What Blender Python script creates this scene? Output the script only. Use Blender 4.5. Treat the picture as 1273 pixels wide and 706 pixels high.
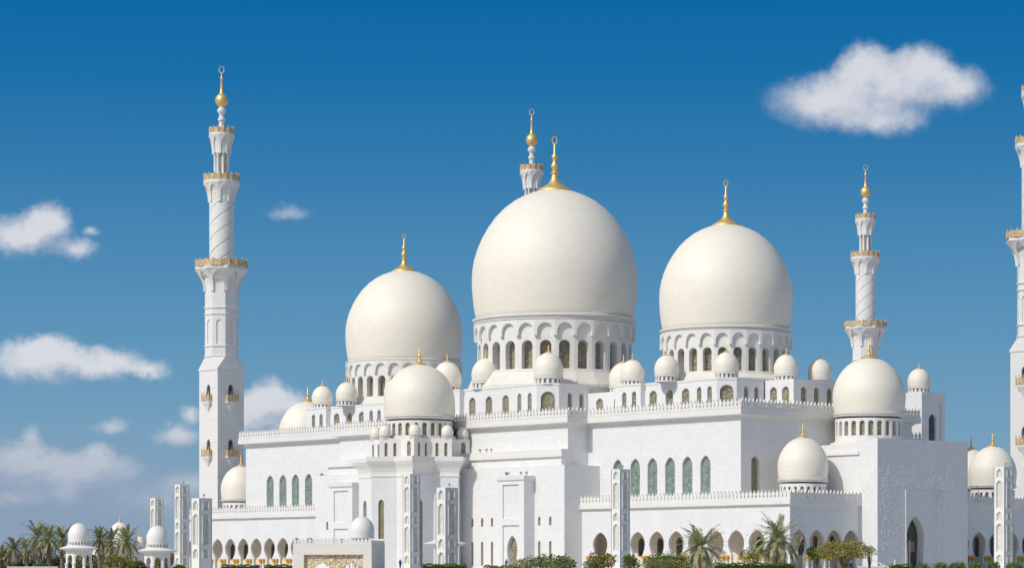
import bpy, bmesh, math, random
from math import sin, cos, pi, radians, sqrt, atan2
from mathutils import Vector, Matrix
from mathutils.geometry import tessellate_polygon

random.seed(7)
for o in list(bpy.data.objects):
    bpy.data.objects.remove(o)
SC = bpy.context.scene
COL = SC.collection

# ------------------------------------------------------------------ camera
EYE = 1.7
cam = bpy.data.cameras.new('camera')
cam.sensor_width = 36.0
cam.lens = 36.0 * 3500 / 1273
cam.shift_y = 362 / 1273
cam.clip_start = 1.0
cam.clip_end = 12000
cam_o = bpy.data.objects.new('camera', cam)
cam_o.location = (0, 0, EYE)
cam_o.rotation_euler = (radians(90), 0, 0)
COL.objects.link(cam_o)
SC.camera = cam_o

# ------------------------------------------------------------------ light and exposure
SUN_AZ, SUN_EL = radians(49.6), radians(41)
to_sun = Vector((-sin(SUN_AZ) * cos(SUN_EL), -cos(SUN_AZ) * cos(SUN_EL), sin(SUN_EL)))
sun = bpy.data.lights.new('sun', 'SUN')
sun.energy = 2.6
sun.angle = radians(0.5)
sun.color = (1.0, 0.965, 0.90)
sun_o = bpy.data.objects.new('sun', sun)
sun_o.rotation_euler = (-to_sun).to_track_quat('-Z', 'Y').to_euler()
sun_o.location = (-200, -100, 300)
COL.objects.link(sun_o)
SC.view_settings.view_transform = 'Standard'
SC.view_settings.look = 'None'
SC.view_settings.exposure = 0.0
SC.view_settings.gamma = 1.0
SC.view_settings.use_curve_mapping = False


def lin(r, g, b):
    f = lambda c: c / 255 / 12.92 if c / 255 <= 0.04045 else ((c / 255 + 0.055) / 1.055) ** 2.4
    return (f(r), f(g), f(b), 1.0)


class NT:
    """tiny wrapper to wire shader nodes"""
    def __init__(self, tree):
        self.t = tree

    def n(self, kind, **kw):
        nd = self.t.nodes.new(kind)
        for k, v in kw.items():
            setattr(nd, k, v)
        return nd

    def put(self, sock, v):
        if isinstance(v, bpy.types.NodeSocket):
            self.t.links.new(v, sock)
        else:
            sock.default_value = v

    def math(self, op, a, b=None, c=None, clamp=False):
        nd = self.n('ShaderNodeMath', operation=op, use_clamp=clamp)
        for i, v in enumerate((a, b, c)):
            if v is not None:
                self.put(nd.inputs[i], v)
        return nd.outputs[0]

    def vec(self, op, a, b=None, out=0):
        nd = self.n('ShaderNodeVectorMath', operation=op)
        self.put(nd.inputs[0], a)
        if b is not None:
            if op == 'SCALE':
                self.put(nd.inputs[3], b)
            else:
                self.put(nd.inputs[1], b)
        return nd.outputs['Value'] if op in ('LENGTH', 'DOT_PRODUCT', 'DISTANCE') else nd.outputs[0]

    def mix(self, f, a, b, blend='MIX'):
        nd = self.n('ShaderNodeMix', data_type='RGBA', blend_type=blend)
        self.put(nd.inputs[0], f)
        self.put(nd.inputs[6], a)
        self.put(nd.inputs[7], b)
        return nd.outputs[2]

    def ramp(self, f, stops, interp='LINEAR'):
        nd = self.n('ShaderNodeValToRGB')
        cr = nd.color_ramp
        cr.interpolation = interp
        while len(cr.elements) < len(stops):
            cr.elements.new(0.5)
        for e, (p, c) in zip(cr.elements, stops):
            e.position = p
            e.color = c
        self.put(nd.inputs[0], f)
        return nd.outputs[0]

    def maprange(self, v, a, b, c=0.0, d=1.0, kind='SMOOTHSTEP'):
        nd = self.n('ShaderNodeMapRange', interpolation_type=kind)
        for i, x in enumerate((v, a, b, c, d)):
            self.put(nd.inputs[i], x)
        return nd.outputs[0]

    def noise(self, vec, scale, detail=4.0, rough=0.55):
        nd = self.n('ShaderNodeTexNoise')
        self.put(nd.inputs['Vector'], vec)
        nd.inputs['Scale'].default_value = scale
        nd.inputs['Detail'].default_value = detail
        nd.inputs['Roughness'].default_value = rough
        return nd


# ------------------------------------------------------------------ sky
world = bpy.data.worlds.new('World')
SC.world = world
world.use_nodes = True
wt = world.node_tree
wt.nodes.clear()
W = NT(wt)


def cloud_group():
    g = bpy.data.node_groups.new('cloud_density', 'ShaderNodeTree')
    g.interface.new_socket('P', in_out='INPUT', socket_type='NodeSocketVector')
    g.interface.new_socket('D', in_out='OUTPUT', socket_type='NodeSocketFloat')
    G = NT(g)
    gi = g.nodes.new('NodeGroupInput')
    go = g.nodes.new('NodeGroupOutput')
    p = gi.outputs[0]
    w1 = G.noise(p, 2.2, 5.0, 0.6)
    w2 = G.vec('SUBTRACT', w1.outputs['Color'], (0.5, 0.5, 0.5))
    w3 = G.vec('SUBTRACT', G.noise(p, 8.0, 5.0, 0.62).outputs['Color'], (0.5, 0.5, 0.5))
    q = G.vec('ADD', G.vec('ADD', p, G.vec('SCALE', w2, 0.26)), G.vec('SCALE', w3, 0.13))
    # sky directions of the cloud puffs (hundredths of the tangent of azimuth and elevation), radii, weight
    puffs = [
        (10.30, 1.27, .95, .42, 1.0), (11.00, 1.10, .95, .55, 1.0), (10.75, .85, .42, .42, 1.0), (11.50, .87, .45, .40, 1.0),
        (11.85, 1.10, .55, .36, .9), (10.90, 1.50, .80, .25, .85),
        (.30, 2.92, .75, .34, 1.0), (.58, 2.72, .38, .28, 1.0), (.95, 3.10, .36, .18, .75), (1.15, 2.90, .16, .09, .6),
        (3.58, 2.64, .40, .13, .42),
        (.55, 4.50, 1.05, .32, 1.0), (.55, 4.33, .55, .26, 1.0), (1.35, 4.52, .62, .26, .95), (1.85, 4.60, .36, .16, .8),
        (3.36, 4.90, .34, .32, 1.0), (3.30, 5.05, .40, .30, 1.0), (3.05, 5.10, .30, .30, 1.0), (3.65, 5.05, .30, .26, .95), (3.35, 5.30, .75, .20, .7),
        (2.35, 5.16, .20, .14, .85), (2.22, 5.42, .42, .18, .9), (1.38, 5.27, .30, .16, .6),
        (1.22, 5.62, .26, .17, .9), (1.00, 5.80, .85, .22, .8), (.25, 5.65, .55, .26, .72), (.40, 5.42, .18, .18, .6),
        (.60, 5.82, 1.5, .34, .6), (.90, 6.05, 1.6, .40, .5), (.85, 6.10, .26, .30, .6), (.20, 6.20, .5, .14, .5), (2.35, 5.98, .45, .22, .72), (2.0, 6.25, .8, .3, .45),
    ]
    acc = None
    for (x, y, rx, ry, w) in puffs:
        d = G.vec('MULTIPLY', G.vec('SUBTRACT', q, (x, y, 0)), (1 / rx, 1 / ry, 0))
        v = G.math('SUBTRACT', 1.0, G.vec('LENGTH', d), clamp=True)
        v = G.math('MULTIPLY', v, w)
        acc = v if acc is None else G.math('SUBTRACT', 1.0, G.math('MULTIPLY', G.math('SUBTRACT', 1.0, acc), G.math('SUBTRACT', 1.0, v)))
    fb = G.noise(p, 5.5, 6.0, 0.62).outputs['Fac']
    acc = G.math('MULTIPLY', acc, G.math('ADD', 0.66, G.math('MULTIPLY', fb, 0.75)))
    g.links.new(acc, go.inputs[0])
    return g


geo = W.n('ShaderNodeTexCoord').outputs['Generated']
sp = W.n('ShaderNodeSeparateXYZ')
wt.links.new(geo, sp.inputs[0])
yy = W.math('MAXIMUM', sp.outputs[1], 0.02)
ta = W.math('ADD', W.math('MULTIPLY', W.math('DIVIDE', sp.outputs[0], yy), 35.0), 6.365)
tb = W.math('SUBTRACT', 7.15, W.math('MULTIPLY', W.math('DIVIDE', sp.outputs[2], yy), 35.0))
cp = W.n('ShaderNodeCombineXYZ')
wt.links.new(ta, cp.inputs[0])
wt.links.new(tb, cp.inputs[1])
grp = cloud_group()
c1 = W.n('ShaderNodeGroup', node_tree=grp)
wt.links.new(cp.outputs[0], c1.inputs[0])
c2 = W.n('ShaderNodeGroup', node_tree=grp)
W.put(c2.inputs[0], W.vec('ADD', cp.outputs[0], (-0.10, -0.26, 0)))
elev = W.maprange(sp.outputs[2], 0.0, 0.2067, 0, 1, 'LINEAR')
clear = W.ramp(elev, [
    (0.00, lin(144, 162, 182)), (0.10, lin(136, 162, 186)), (0.25, lin(117, 160, 189)), (0.40, lin(96, 149, 186)),
    (0.55, lin(76, 137, 181)), (0.69, lin(53, 124, 175)), (0.84, lin(27, 112, 169)), (1.00, lin(8, 101, 164))])
haze_w = W.math('MULTIPLY', W.maprange(ta, 4.6, -0.5), W.maprange(tb, 4.9, 6.2))
clear = W.mix(W.math('MULTIPLY', haze_w, 0.5), clear, lin(141, 158, 182))
dens = W.maprange(c1.outputs[0], 0.02, 0.86)
dens = W.math('MULTIPLY', dens, W.mix(W.maprange(tb, 5.0, 6.0), (0.86, 0.86, 0.86, 1), (0.60, 0.60, 0.60, 1)))
lightness = W.math('ADD', 0.66, W.math('MULTIPLY', W.math('SUBTRACT', c1.outputs[0], c2.outputs[0]), 1.25), clamp=True)
low = W.maprange(tb, 4.6, 6.2)
bright = W.mix(low, lin(226, 226, 230), lin(200, 202, 212))
dark = W.mix(low, lin(168, 180, 203), lin(156, 170, 192))
ccol = W.mix(lightness, dark, bright)
near_sky = W.mix(dens, clear, ccol)
sky = W.n('ShaderNodeTexSky', sky_type='NISHITA')
sky.sun_disc = False
sky.sun_elevation = SUN_EL
sky.sun_rotation = atan2(to_sun.x, to_sun.y)
sky.air_density = 1.0
sky.dust_density = 1.5
high = W.vec('MULTIPLY', sky.outputs[0], (0.128, 0.120, 0.110))
up = W.maprange(sp.outputs[2], 0.20, 0.42)
skycol = W.mix(up, near_sky, high)
bg = W.n('ShaderNodeBackground')
wt.links.new(skycol, bg.inputs[0])
bg.inputs[1].default_value = 1.0
wo = W.n('ShaderNodeOutputWorld')
wt.links.new(bg.outputs[0], wo.inputs[0])


# ------------------------------------------------------------------ materials
def material(name, rough=0.5, metal=0.0, color=None, build=None, spec=0.5):
    m = bpy.data.materials.new(name)
    m.use_nodes = True
    N = NT(m.node_tree)
    b = m.node_tree.nodes['Principled BSDF']
    b.inputs['Roughness'].default_value = rough
    b.inputs['Metallic'].default_value = metal
    b.inputs['Specular IOR Level'].default_value = spec
    if color:
        b.inputs['Base Color'].default_value = color
    if build:
        build(N, b)
    return m


def objco(N):
    return N.n('ShaderNodeTexCoord').outputs['Object']


def brick(N, vec, bw, bh, mortar=0.02, off=0.5, c1=(1, 1, 1, 1), c2=(0.95, 0.95, 0.95, 1), cm=(0.8, 0.8, 0.8, 1)):
    nd = N.n('ShaderNodeTexBrick')
    nd.offset = off
    N.put(nd.inputs['Vector'], vec)
    nd.inputs['Scale'].default_value = 1.0
    nd.inputs['Brick Width'].default_value = bw
    nd.inputs['Row Height'].default_value = bh
    nd.inputs['Mortar Size'].default_value = mortar
    nd.inputs['Mortar Smooth'].default_value = 0.3
    nd.inputs['Color1'].default_value = c1
    nd.inputs['Color2'].default_value = c2
    nd.inputs['Mortar'].default_value = cm
    return nd


def bump(N, b, h, strength, dist=0.05):
    nd = N.n('ShaderNodeBump')
    nd.inputs['Strength'].default_value = strength
    nd.inputs['Distance'].default_value = dist
    N.put(nd.inputs['Height'], h)
    N.t.links.new(nd.outputs[0], b.inputs['Normal'])


def wall_coord(N):
    o = objco(N)
    s = N.n('ShaderNodeSeparateXYZ')
    N.put(s.inputs[0], o)
    c = N.n('ShaderNodeCombineXYZ')
    N.put(c.inputs[0], N.math('ADD', s.outputs[0], s.outputs[1]))
    N.put(c.inputs[1], s.outputs[2])
    return c.outputs[0], o, s


def marble(base, bw=1.0, bh=0.8, lat=False, joint=0.88, off=0.0):
    def f(N, b):
        c, o, s = wall_coord(N)
        br = brick(N, c, bw, bh, 0.035, off, (1, 1, 1, 1), (0.94, 0.943, 0.947, 1), (joint, joint, joint * 0.995, 1))
        n1 = N.noise(o, 0.22, 6, 0.65).outputs['Fac']
        n2 = N.noise(o, 2.4, 4, 0.6).outputs['Fac']
        var = N.math('ADD', 0.93, N.math('ADD', N.math('MULTIPLY', n1, 0.09), N.math('MULTIPLY', n2, 0.045)))
        col = N.mix(1.0, base, br.outputs['Color'], 'MULTIPLY')
        col = N.vec('SCALE', col, var)
        # rain streaks: grime stretched down the wall
        st = N.noise(N.vec('MULTIPLY', o, (1.1, 1.1, 0.05)), 1.0, 5, 0.7).outputs['Fac']
        col = N.mix(N.maprange(st, 0.55, 0.82, 0, 0.20), col, (0.52, 0.48, 0.41, 1))
        if lat:
            a = N.math('SINE', N.math('MULTIPLY', N.math('ADD', c_x(N, c), c_y(N, c)), 3.0))
            d = N.math('SINE', N.math('MULTIPLY', N.math('SUBTRACT', c_x(N, c), c_y(N, c)), 3.0))
            h = N.maprange(N.math('ABSOLUTE', N.math('MULTIPLY', a, d)), 0.0, 0.35)
            col = N.mix(N.math('MULTIPLY', N.math('SUBTRACT', 1.0, h), 0.22), col, (0.60, 0.63, 0.66, 1))
            bump(N, b, h, 0.5, 0.05)
        else:
            bump(N, b, N.math('ADD', br.outputs['Fac'], N.math('MULTIPLY', n2, -0.5)), 0.2, -0.03)
        N.put(b.inputs['Base Color'], col)
    return f


def c_x(N, v):
    s = N.n('ShaderNodeSeparateXYZ')
    N.put(s.inputs[0], v)
    return s.outputs[0]


def c_y(N, v):
    s = N.n('ShaderNodeSeparateXYZ')
    N.put(s.inputs[0], v)
    return s.outputs[1]


def dome_stone(base):
    def f(N, b):
        o = objco(N)
        s = N.n('ShaderNodeSeparateXYZ')
        N.put(s.inputs[0], o)
        ang = N.math('MULTIPLY', N.math('ARCTAN2', s.outputs[1], s.outputs[0]), 14.0)
        c = N.n('ShaderNodeCombineXYZ')
        N.put(c.inputs[0], ang)
        N.put(c.inputs[1], s.outputs[2])
        br = brick(N, c.outputs[0], 1.1, 0.75, 0.03, 0.5, (1, 1, 1, 1), (0.96, 0.96, 0.955, 1), (0.88, 0.87, 0.84, 1))
        n1 = N.noise(N.vec('MULTIPLY', o, (0.5, 0.5, 1.6)), 0.35, 6, 0.65).outputs['Fac']
        n2 = N.noise(o, 1.2, 4).outputs['Fac']
        var = N.math('ADD', 0.94, N.math('ADD', N.math('MULTIPLY', n1, 0.08), N.math('MULTIPLY', n2, 0.03)))
        col = N.vec('SCALE', N.mix(1.0, base, br.outputs['Color'], 'MULTIPLY'), var)
        b.inputs['Roughness'].default_value = 0.55
        N.put(b.inputs['Base Color'], col)
        bump(N, b, br.outputs['Fac'], 0.15, -0.03)
    return f


def gold_lattice(N, b):
    o = objco(N)
    v = N.n('ShaderNodeTexVoronoi', feature='DISTANCE_TO_EDGE')
    N.put(v.inputs['Vector'], o)
    v.inputs['Scale'].default_value = 2.2
    f = N.maprange(v.outputs['Distance'], 0.05, 0.14)
    n = N.noise(o, 1.6, 3).outputs['Fac']
    c = N.mix(N.maprange(n, 0.42, 0.58), (0.50, 0.33, 0.15, 1), (0.70, 0.62, 0.49, 1))
    N.put(b.inputs['Base Color'], N.mix(f, (0.58, 0.41, 0.20, 1), c))


def glass_mosaic(c0, c1, c2, scale=1.6):
    def f(N, b):
        o = objco(N)
        rnd = N.n('ShaderNodeObjectInfo').outputs['Random']
        oo = N.vec('ADD', o, N.vec('SCALE', (7.0, 0.0, 5.0), rnd))
        v = N.n('ShaderNodeTexVoronoi', feature='F1')
        N.put(v.inputs['Vector'], oo)
        v.inputs['Scale'].default_value = scale
        e = N.n('ShaderNodeTexVoronoi', feature='DISTANCE_TO_EDGE')
        N.put(e.inputs['Vector'], oo)
        e.inputs['Scale'].default_value = scale
        hue = c_x(N, v.outputs['Color'])
        col = N.mix(hue, c0, c1)
        col = N.mix(N.maprange(e.outputs['Distance'], 0.02, 0.10), c2, col)
        nn = N.noise(oo, 0.8, 4).outputs['Fac']
        col = N.vec('SCALE', col, N.math('ADD', 0.7, N.math('MULTIPLY', nn, 0.6)))
        N.put(b.inputs['Base Color'], col)
    return f


def mosaic(N, b):
    o = objco(N)
    v = N.n('ShaderNodeTexVoronoi', feature='F1')
    N.put(v.inputs['Vector'], o)
    v.inputs['Scale'].default_value = 6.0
    x = c_x(N, v.outputs['Color'])
    N.put(b.inputs['Base Color'], N.ramp(x, [(0, (.42, .25, .10, 1)), (.25, (.58, .42, .22, 1)), (.36, (.72, .62, .45, 1)), (.78, (.80, .75, .64, 1)), (.86, (.50, .42, .38, 1)), (1, (.62, .45, .22, 1))], 'CONSTANT'))


def leafy(c0, c1, c2):
    def f(N, b):
        g = N.n('ShaderNodeNewGeometry')
        o = objco(N)
        n = N.noise(o, 0.9, 3).outputs['Fac']
        r = g.outputs['Random Per Island']
        col = N.mix(r, c0, c1)
        col = N.mix(N.maprange(n, 0.45, 0.68), col, c2)
        N.put(b.inputs['Base Color'], col)
        b.inputs['Subsurface Weight'].default_value = 0.0
    return f


def bark(N, b):
    o = objco(N)
    n = N.noise(N.vec('MULTIPLY', o, (2, 2, 9)), 1.0, 4).outputs['Fac']
    N.put(b.inputs['Base Color'], N.mix(n, (0.10, 0.065, 0.04, 1), (0.30, 0.23, 0.16, 1)))
    bump(N, b, n, 0.6, 0.1)


def grass_f(N, b):
    o = objco(N)
    n = N.noise(o, 0.15, 6, 0.7).outputs['Fac']
    m = N.noise(o, 6.0, 3).outputs['Fac']
    col = N.mix(n, (0.05, 0.10, 0.02, 1), (0.14, 0.18, 0.05, 1))
    N.put(b.inputs['Base Color'], N.mix(N.math('MULTIPLY', m, 0.4), col, (0.22, 0.2, 0.09, 1)))


def sand_f(N, b):
    o = objco(N)
    n = N.noise(o, 0.05, 6, 0.7).outputs['Fac']
    N.put(b.inputs['Base Color'], N.mix(n, (0.36, 0.29, 0.20, 1), (0.48, 0.41, 0.30, 1)))


def paving_f(N, b):
    o = objco(N)
    br = brick(N, o, 1.6, 1.6, 0.03, 0.0, (0.62, 0.60, 0.55, 1), (0.57, 0.55, 0.51, 1), (0.40, 0.38, 0.35, 1))
    N.put(b.inputs['Base Color'], br.outputs['Color'])


def asphalt_f(N, b):
    o = objco(N)
    n = N.noise(o, 1.0, 6, 0.7).outputs['Fac']
    N.put(b.inputs['Base Color'], N.mix(n, (0.04, 0.04, 0.042, 1), (0.07, 0.068, 0.065, 1)))


M = {
    'marble': material('white_marble', 0.42, build=marble((0.80, 0.80, 0.795, 1))),
    'marble_plain': material('white_marble_trim', 0.45, build=marble((0.79, 0.775, 0.74, 1), 2.4, 2.4, joint=0.93)),
    'marble_lat': material('carved_lattice_marble', 0.5, build=marble((0.78, 0.785, 0.79, 1), 2.6, 2.6, lat=True)),
    'marble_cream': material('cream_stone', 0.6, build=marble((0.78, 0.745, 0.675, 1), 2.0, 1.0, joint=0.93, off=0.5)),
    'gallery': material('beige_gallery_stone', 0.7, build=marble((0.88, 0.77, 0.62, 1), 1.2, 0.8, joint=0.9, off=0.5)),
    'dome': material('dome_marble', 0.34, build=dome_stone((0.85, 0.805, 0.705, 1))),
    'minaret': material('minaret_marble', 0.45, build=marble((0.79, 0.785, 0.765, 1), 0.8, 0.8, joint=0.88)),
    'shade_beacon': material('shade_and_beacon_grey', 0.7, color=(0.30, 0.29, 0.26, 1)),  # painted shade behind the cupola openings; also the beacon's own grey
    'gold': material('gilded_metal', 0.5, 0.65, color=(0.84, 0.59, 0.23, 1)),
    'gold_dull': material('gilded_capital', 0.5, 0.4, color=(0.70, 0.40, 0.07, 1)),
    'railing': material('gilded_lattice_railing', 0.5, 0.15, build=gold_lattice),
    'green': material('green_mosaic_glass', 0.25, build=glass_mosaic((0.13, 0.22, 0.19, 1), (0.36, 0.42, 0.37, 1), (0.19, 0.22, 0.19, 1), 2.6)),
    'lattice': material('brown_lattice_glass', 0.45, build=glass_mosaic((0.16, 0.14, 0.085, 1), (0.46, 0.42, 0.30, 1), (0.22, 0.20, 0.13, 1), 3.0)),
    'dark': material('dark_glass', 0.12, build=glass_mosaic((0.035, 0.04, 0.042, 1), (0.09, 0.09, 0.085, 1), (0.12, 0.11, 0.09, 1), 1.2)),
    'slit': material('slit_window_screen', 0.6, build=glass_mosaic((0.22, 0.19, 0.11, 1), (0.36, 0.32, 0.22, 1), (0.18, 0.16, 0.10, 1), 3.5)),
    'inset': material('carved_grey_panel', 0.55, build=glass_mosaic((0.66, 0.66, 0.62, 1), (0.78, 0.77, 0.72, 1), (0.48, 0.48, 0.45, 1), 5.0)),
    'steel': material('brushed_steel', 0.35, 0.9, color=(0.55, 0.57, 0.6, 1)),
    'white_paint': material('white_paint', 0.4, color=(0.8, 0.8, 0.78, 1)),
    'inlay': material('white_inlay', 0.4, color=(0.90, 0.89, 0.87, 1)),
    'concrete': material('weathered_white_concrete', 0.6, build=marble((0.83, 0.82, 0.775, 1), 3.0, 3.0, joint=0.93)),
    'mosaic': material('brown_mosaic', 0.5, build=mosaic),
    'bark': material('palm_bark', 0.9, build=bark),
    'palm': material('palm_leaf', 0.5, build=leafy((0.19, 0.21, 0.08, 1), (0.47, 0.48, 0.26, 1), (0.26, 0.29, 0.12, 1)), spec=0.3),
    'palm_dark': material('palm_leaf_dusty', 0.55, build=leafy((0.13, 0.145, 0.065, 1), (0.36, 0.37, 0.20, 1), (0.18, 0.20, 0.09, 1)), spec=0.3),
    'palm_dry': material('palm_leaf_dry', 0.7, build=leafy((0.24, 0.20, 0.10, 1), (0.56, 0.50, 0.34, 1), (0.20, 0.20, 0.10, 1)), spec=0.2),
    'hedge': material('hedge_leaf', 0.55, build=leafy((0.05, 0.12, 0.012, 1), (0.18, 0.30, 0.035, 1), (0.10, 0.19, 0.02, 1)), spec=0.3),
    'bush': material('bush_leaf', 0.6, build=leafy((0.07, 0.10, 0.03, 1), (0.24, 0.28, 0.09, 1), (0.12, 0.16, 0.045, 1)), spec=0.3),
    'olive': material('olive_leaf', 0.6, build=leafy((0.19, 0.16, 0.045, 1), (0.42, 0.36, 0.11, 1), (0.17, 0.18, 0.05, 1)), spec=0.3),
    'dusty': material('dusty_shrub_leaf', 0.7, build=leafy((0.14, 0.18, 0.06, 1), (0.46, 0.47, 0.27, 1), (0.20, 0.24, 0.08, 1)), spec=0.3),
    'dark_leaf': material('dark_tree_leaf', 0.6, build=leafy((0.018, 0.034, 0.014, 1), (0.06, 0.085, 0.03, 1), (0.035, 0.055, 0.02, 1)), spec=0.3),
    'grass': material('lawn_grass', 0.9, build=grass_f),
    'sand': material('sandy_ground', 0.9, build=sand_f),
    'paving': material('pale_stone_paving', 0.5, build=paving_f),
    'asphalt': material('asphalt', 0.85, build=asphalt_f),
    'kerb': material('kerb_concrete', 0.8, color=(0.42, 0.41, 0.39, 1)),
    'skin': material('skin', 0.6, color=(0.30, 0.17, 0.10, 1)),
    'blue': material('blue_cotton', 0.8, color=(0.03, 0.13, 0.42, 1)),
    'pale_blue': material('pale_blue_cotton', 0.8, color=(0.20, 0.33, 0.62, 1)),
    'navy': material('navy_cotton', 0.8, color=(0.01, 0.013, 0.05, 1)),
    'white_cloth': material('white_cloth', 0.8, color=(0.72, 0.78, 0.85, 1)),
}


# ------------------------------------------------------------------ helpers
def link_mesh(name, me, m, parent=None, loc=(0, 0, 0), rz=0.0):
    o = bpy.data.objects.new(name, me)
    if m is not None and not me.materials:
        me.materials.append(M[m])
    COL.objects.link(o)
    o.parent = parent
    o.location = loc
    o.rotation_euler = (0, 0, rz)
    return o


def obj(name, bm, m, parent=None, loc=(0, 0, 0), rz=0.0, smooth=None, recalc=False):
    if recalc:
        bmesh.ops.recalc_face_normals(bm, faces=bm.faces)
    me = bpy.data.meshes.new(name)
    bm.to_mesh(me)
    bm.free()
    if smooth:
        for p in me.polygons:
            p.use_smooth = True
        if smooth < 180:
            me.set_sharp_from_angle(angle=radians(smooth))
    return link_mesh(name, me, m, parent, loc, rz)


def tag(o, label, cat, group=None, kind=None):
    if label:
        o['label'] = label
        o['category'] = cat
    if group:
        o['group'] = group
    if kind:
        o['kind'] = kind
    return o


def thing(name, label, cat, loc=(0, 0, 0), rz=0.0, group=None):
    o = bpy.data.objects.new(name, None)
    COL.objects.link(o)
    o.location = loc
    o.rotation_euler = (0, 0, rz)
    return tag(o, label, cat, group)


def dup(root, loc, rz=None, label=None, scale=None):
    def cp(o, par):
        c = o.copy()
        COL.objects.link(c)
        c.parent = par
        for ch in o.children:
            cp(ch, c)
        return c
    r = cp(root, None)
    r.location = loc
    if rz is not None:
        r.rotation_euler = (0, 0, rz)
    if scale:
        r.scale = (scale,) * 3
    if label:
        r['label'] = label
    return r


def box(bm, x0, x1, y0, y1, z0, z1):
    v = [bm.verts.new(p) for p in ((x0, y0, z0), (x1, y0, z0), (x1, y1, z0), (x0, y1, z0), (x0, y0, z1), (x1, y0, z1), (x1, y1, z1), (x0, y1, z1))]
    for f in ((3, 2, 1, 0), (4, 5, 6, 7), (0, 1, 5, 4), (1, 2, 6, 5), (2, 3, 7, 6), (3, 0, 4, 7)):
        bm.faces.new([v[i] for i in f])


def lathe(bm, prof, n=48, cx=0.0, cy=0.0, rot=0.0, cap=True):
    """prof: (radius, z) from bottom to top"""
    rings = []
    for r, z in prof:
        if r < 1e-4:
            rings.append([bm.verts.new((cx, cy, z))])
        else:
            rings.append([bm.verts.new((cx + r * cos(2 * pi * i / n + rot), cy + r * sin(2 * pi * i / n + rot), z)) for i in range(n)])
    for a, b in zip(rings, rings[1:]):
        for i in range(n):
            j = (i + 1) % n
            if len(a) == 1 and len(b) == 1:
                continue
            if len(a) == 1:
                bm.faces.new((a[0], b[j], b[i]))
            elif len(b) == 1:
                bm.faces.new((a[i], a[j], b[0]))
            else:
                bm.faces.new((a[i], a[j], b[j], b[i]))
    if cap:
        if len(rings[0]) > 1:
            bm.faces.new(rings[0][::-1])
        if len(rings[-1]) > 1:
            bm.faces.new(rings[-1])


def loft(bm, rings, caps=True):
    """rings: lists of 3D points, ccw seen from above, bottom to top"""
    rv = [[bm.verts.new(p) for p in r] for r in rings]
    n = len(rv[0])
    for a, b in zip(rv, rv[1:]):
        for i in range(n):
            j = (i + 1) % n
            bm.faces.new((a[i], a[j], b[j], b[i]))
    if caps:
        for r, flip in ((rv[0], True), (rv[-1], False)):
            tris = tessellate_polygon([[v.co for v in r]])
            for t in tris:
                f = [r[k] for k in t]
                try:
                    nf = bm.faces.new(f)
                    nf.normal_update()
                    if (nf.normal.z < 0) != flip:
                        nf.normal_flip()
                except ValueError:
                    pass


def prism(bm, poly, z0, z1):
    loft(bm, [[(x, y, z0) for x, y in poly], [(x, y, z1) for x, y in poly]])


def pointed(w, z0, z1, s=0.0, rise=None, n=7):
    rise = (rise * 0.72 if rise else 0.56 * w)
    rise = min(rise, (z1 - z0) * 0.8)
    zs = z1 - rise
    L = [(-w / 2, z0)] + [(-w / 2 * (1 - (k / n) ** 2.1) ** 0.78, zs + rise * k / n) for k in range(n + 1)]
    R = [(-x, z) for x, z in L[-2::-1]]
    return [(x + s, z) for x, z in L + R]


def rounded(w, z0, z1, s=0.0, n=12):
    zs = z1 - w / 2
    return [(s - w / 2, z0)] + [(s - w / 2 * cos(pi * k / n), zs + w / 2 * sin(pi * k / n)) for k in range(n + 1)] + [(s + w / 2, z0)]


def petal(w, wn, z0, zc, z1, s=0.0):
    zm = zc + (z1 - zc) * 0.48
    L = [(-wn / 2, z0), (-wn / 2, zc)]
    for k in range(1, 9):
        t = k / 8
        L.append((-(wn / 2 + (w - wn) / 2 * sin(pi / 2 * t)), zc + (zm - zc) * t))
    for k in range(1, 9):
        t = k / 8
        L.append((-w / 2 * (1 - t ** 2.1) ** 0.74, zm + (z1 - zm) * t))
    R = [(-x, z) for x, z in L[-2::-1]]
    return [(x + s, z) for x, z in L + R]


def circ(w, zc, s=0.0, n=14):
    return [(s - w / 2 * cos(2 * pi * k / n), zc + w / 2 * sin(2 * pi * k / n)) for k in range(n)]


def rect(w, z0, z1, s=0.0):
    return [(s - w / 2, z0), (s - w / 2, z1), (s + w / 2, z1), (s + w / 2, z0)]


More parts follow.
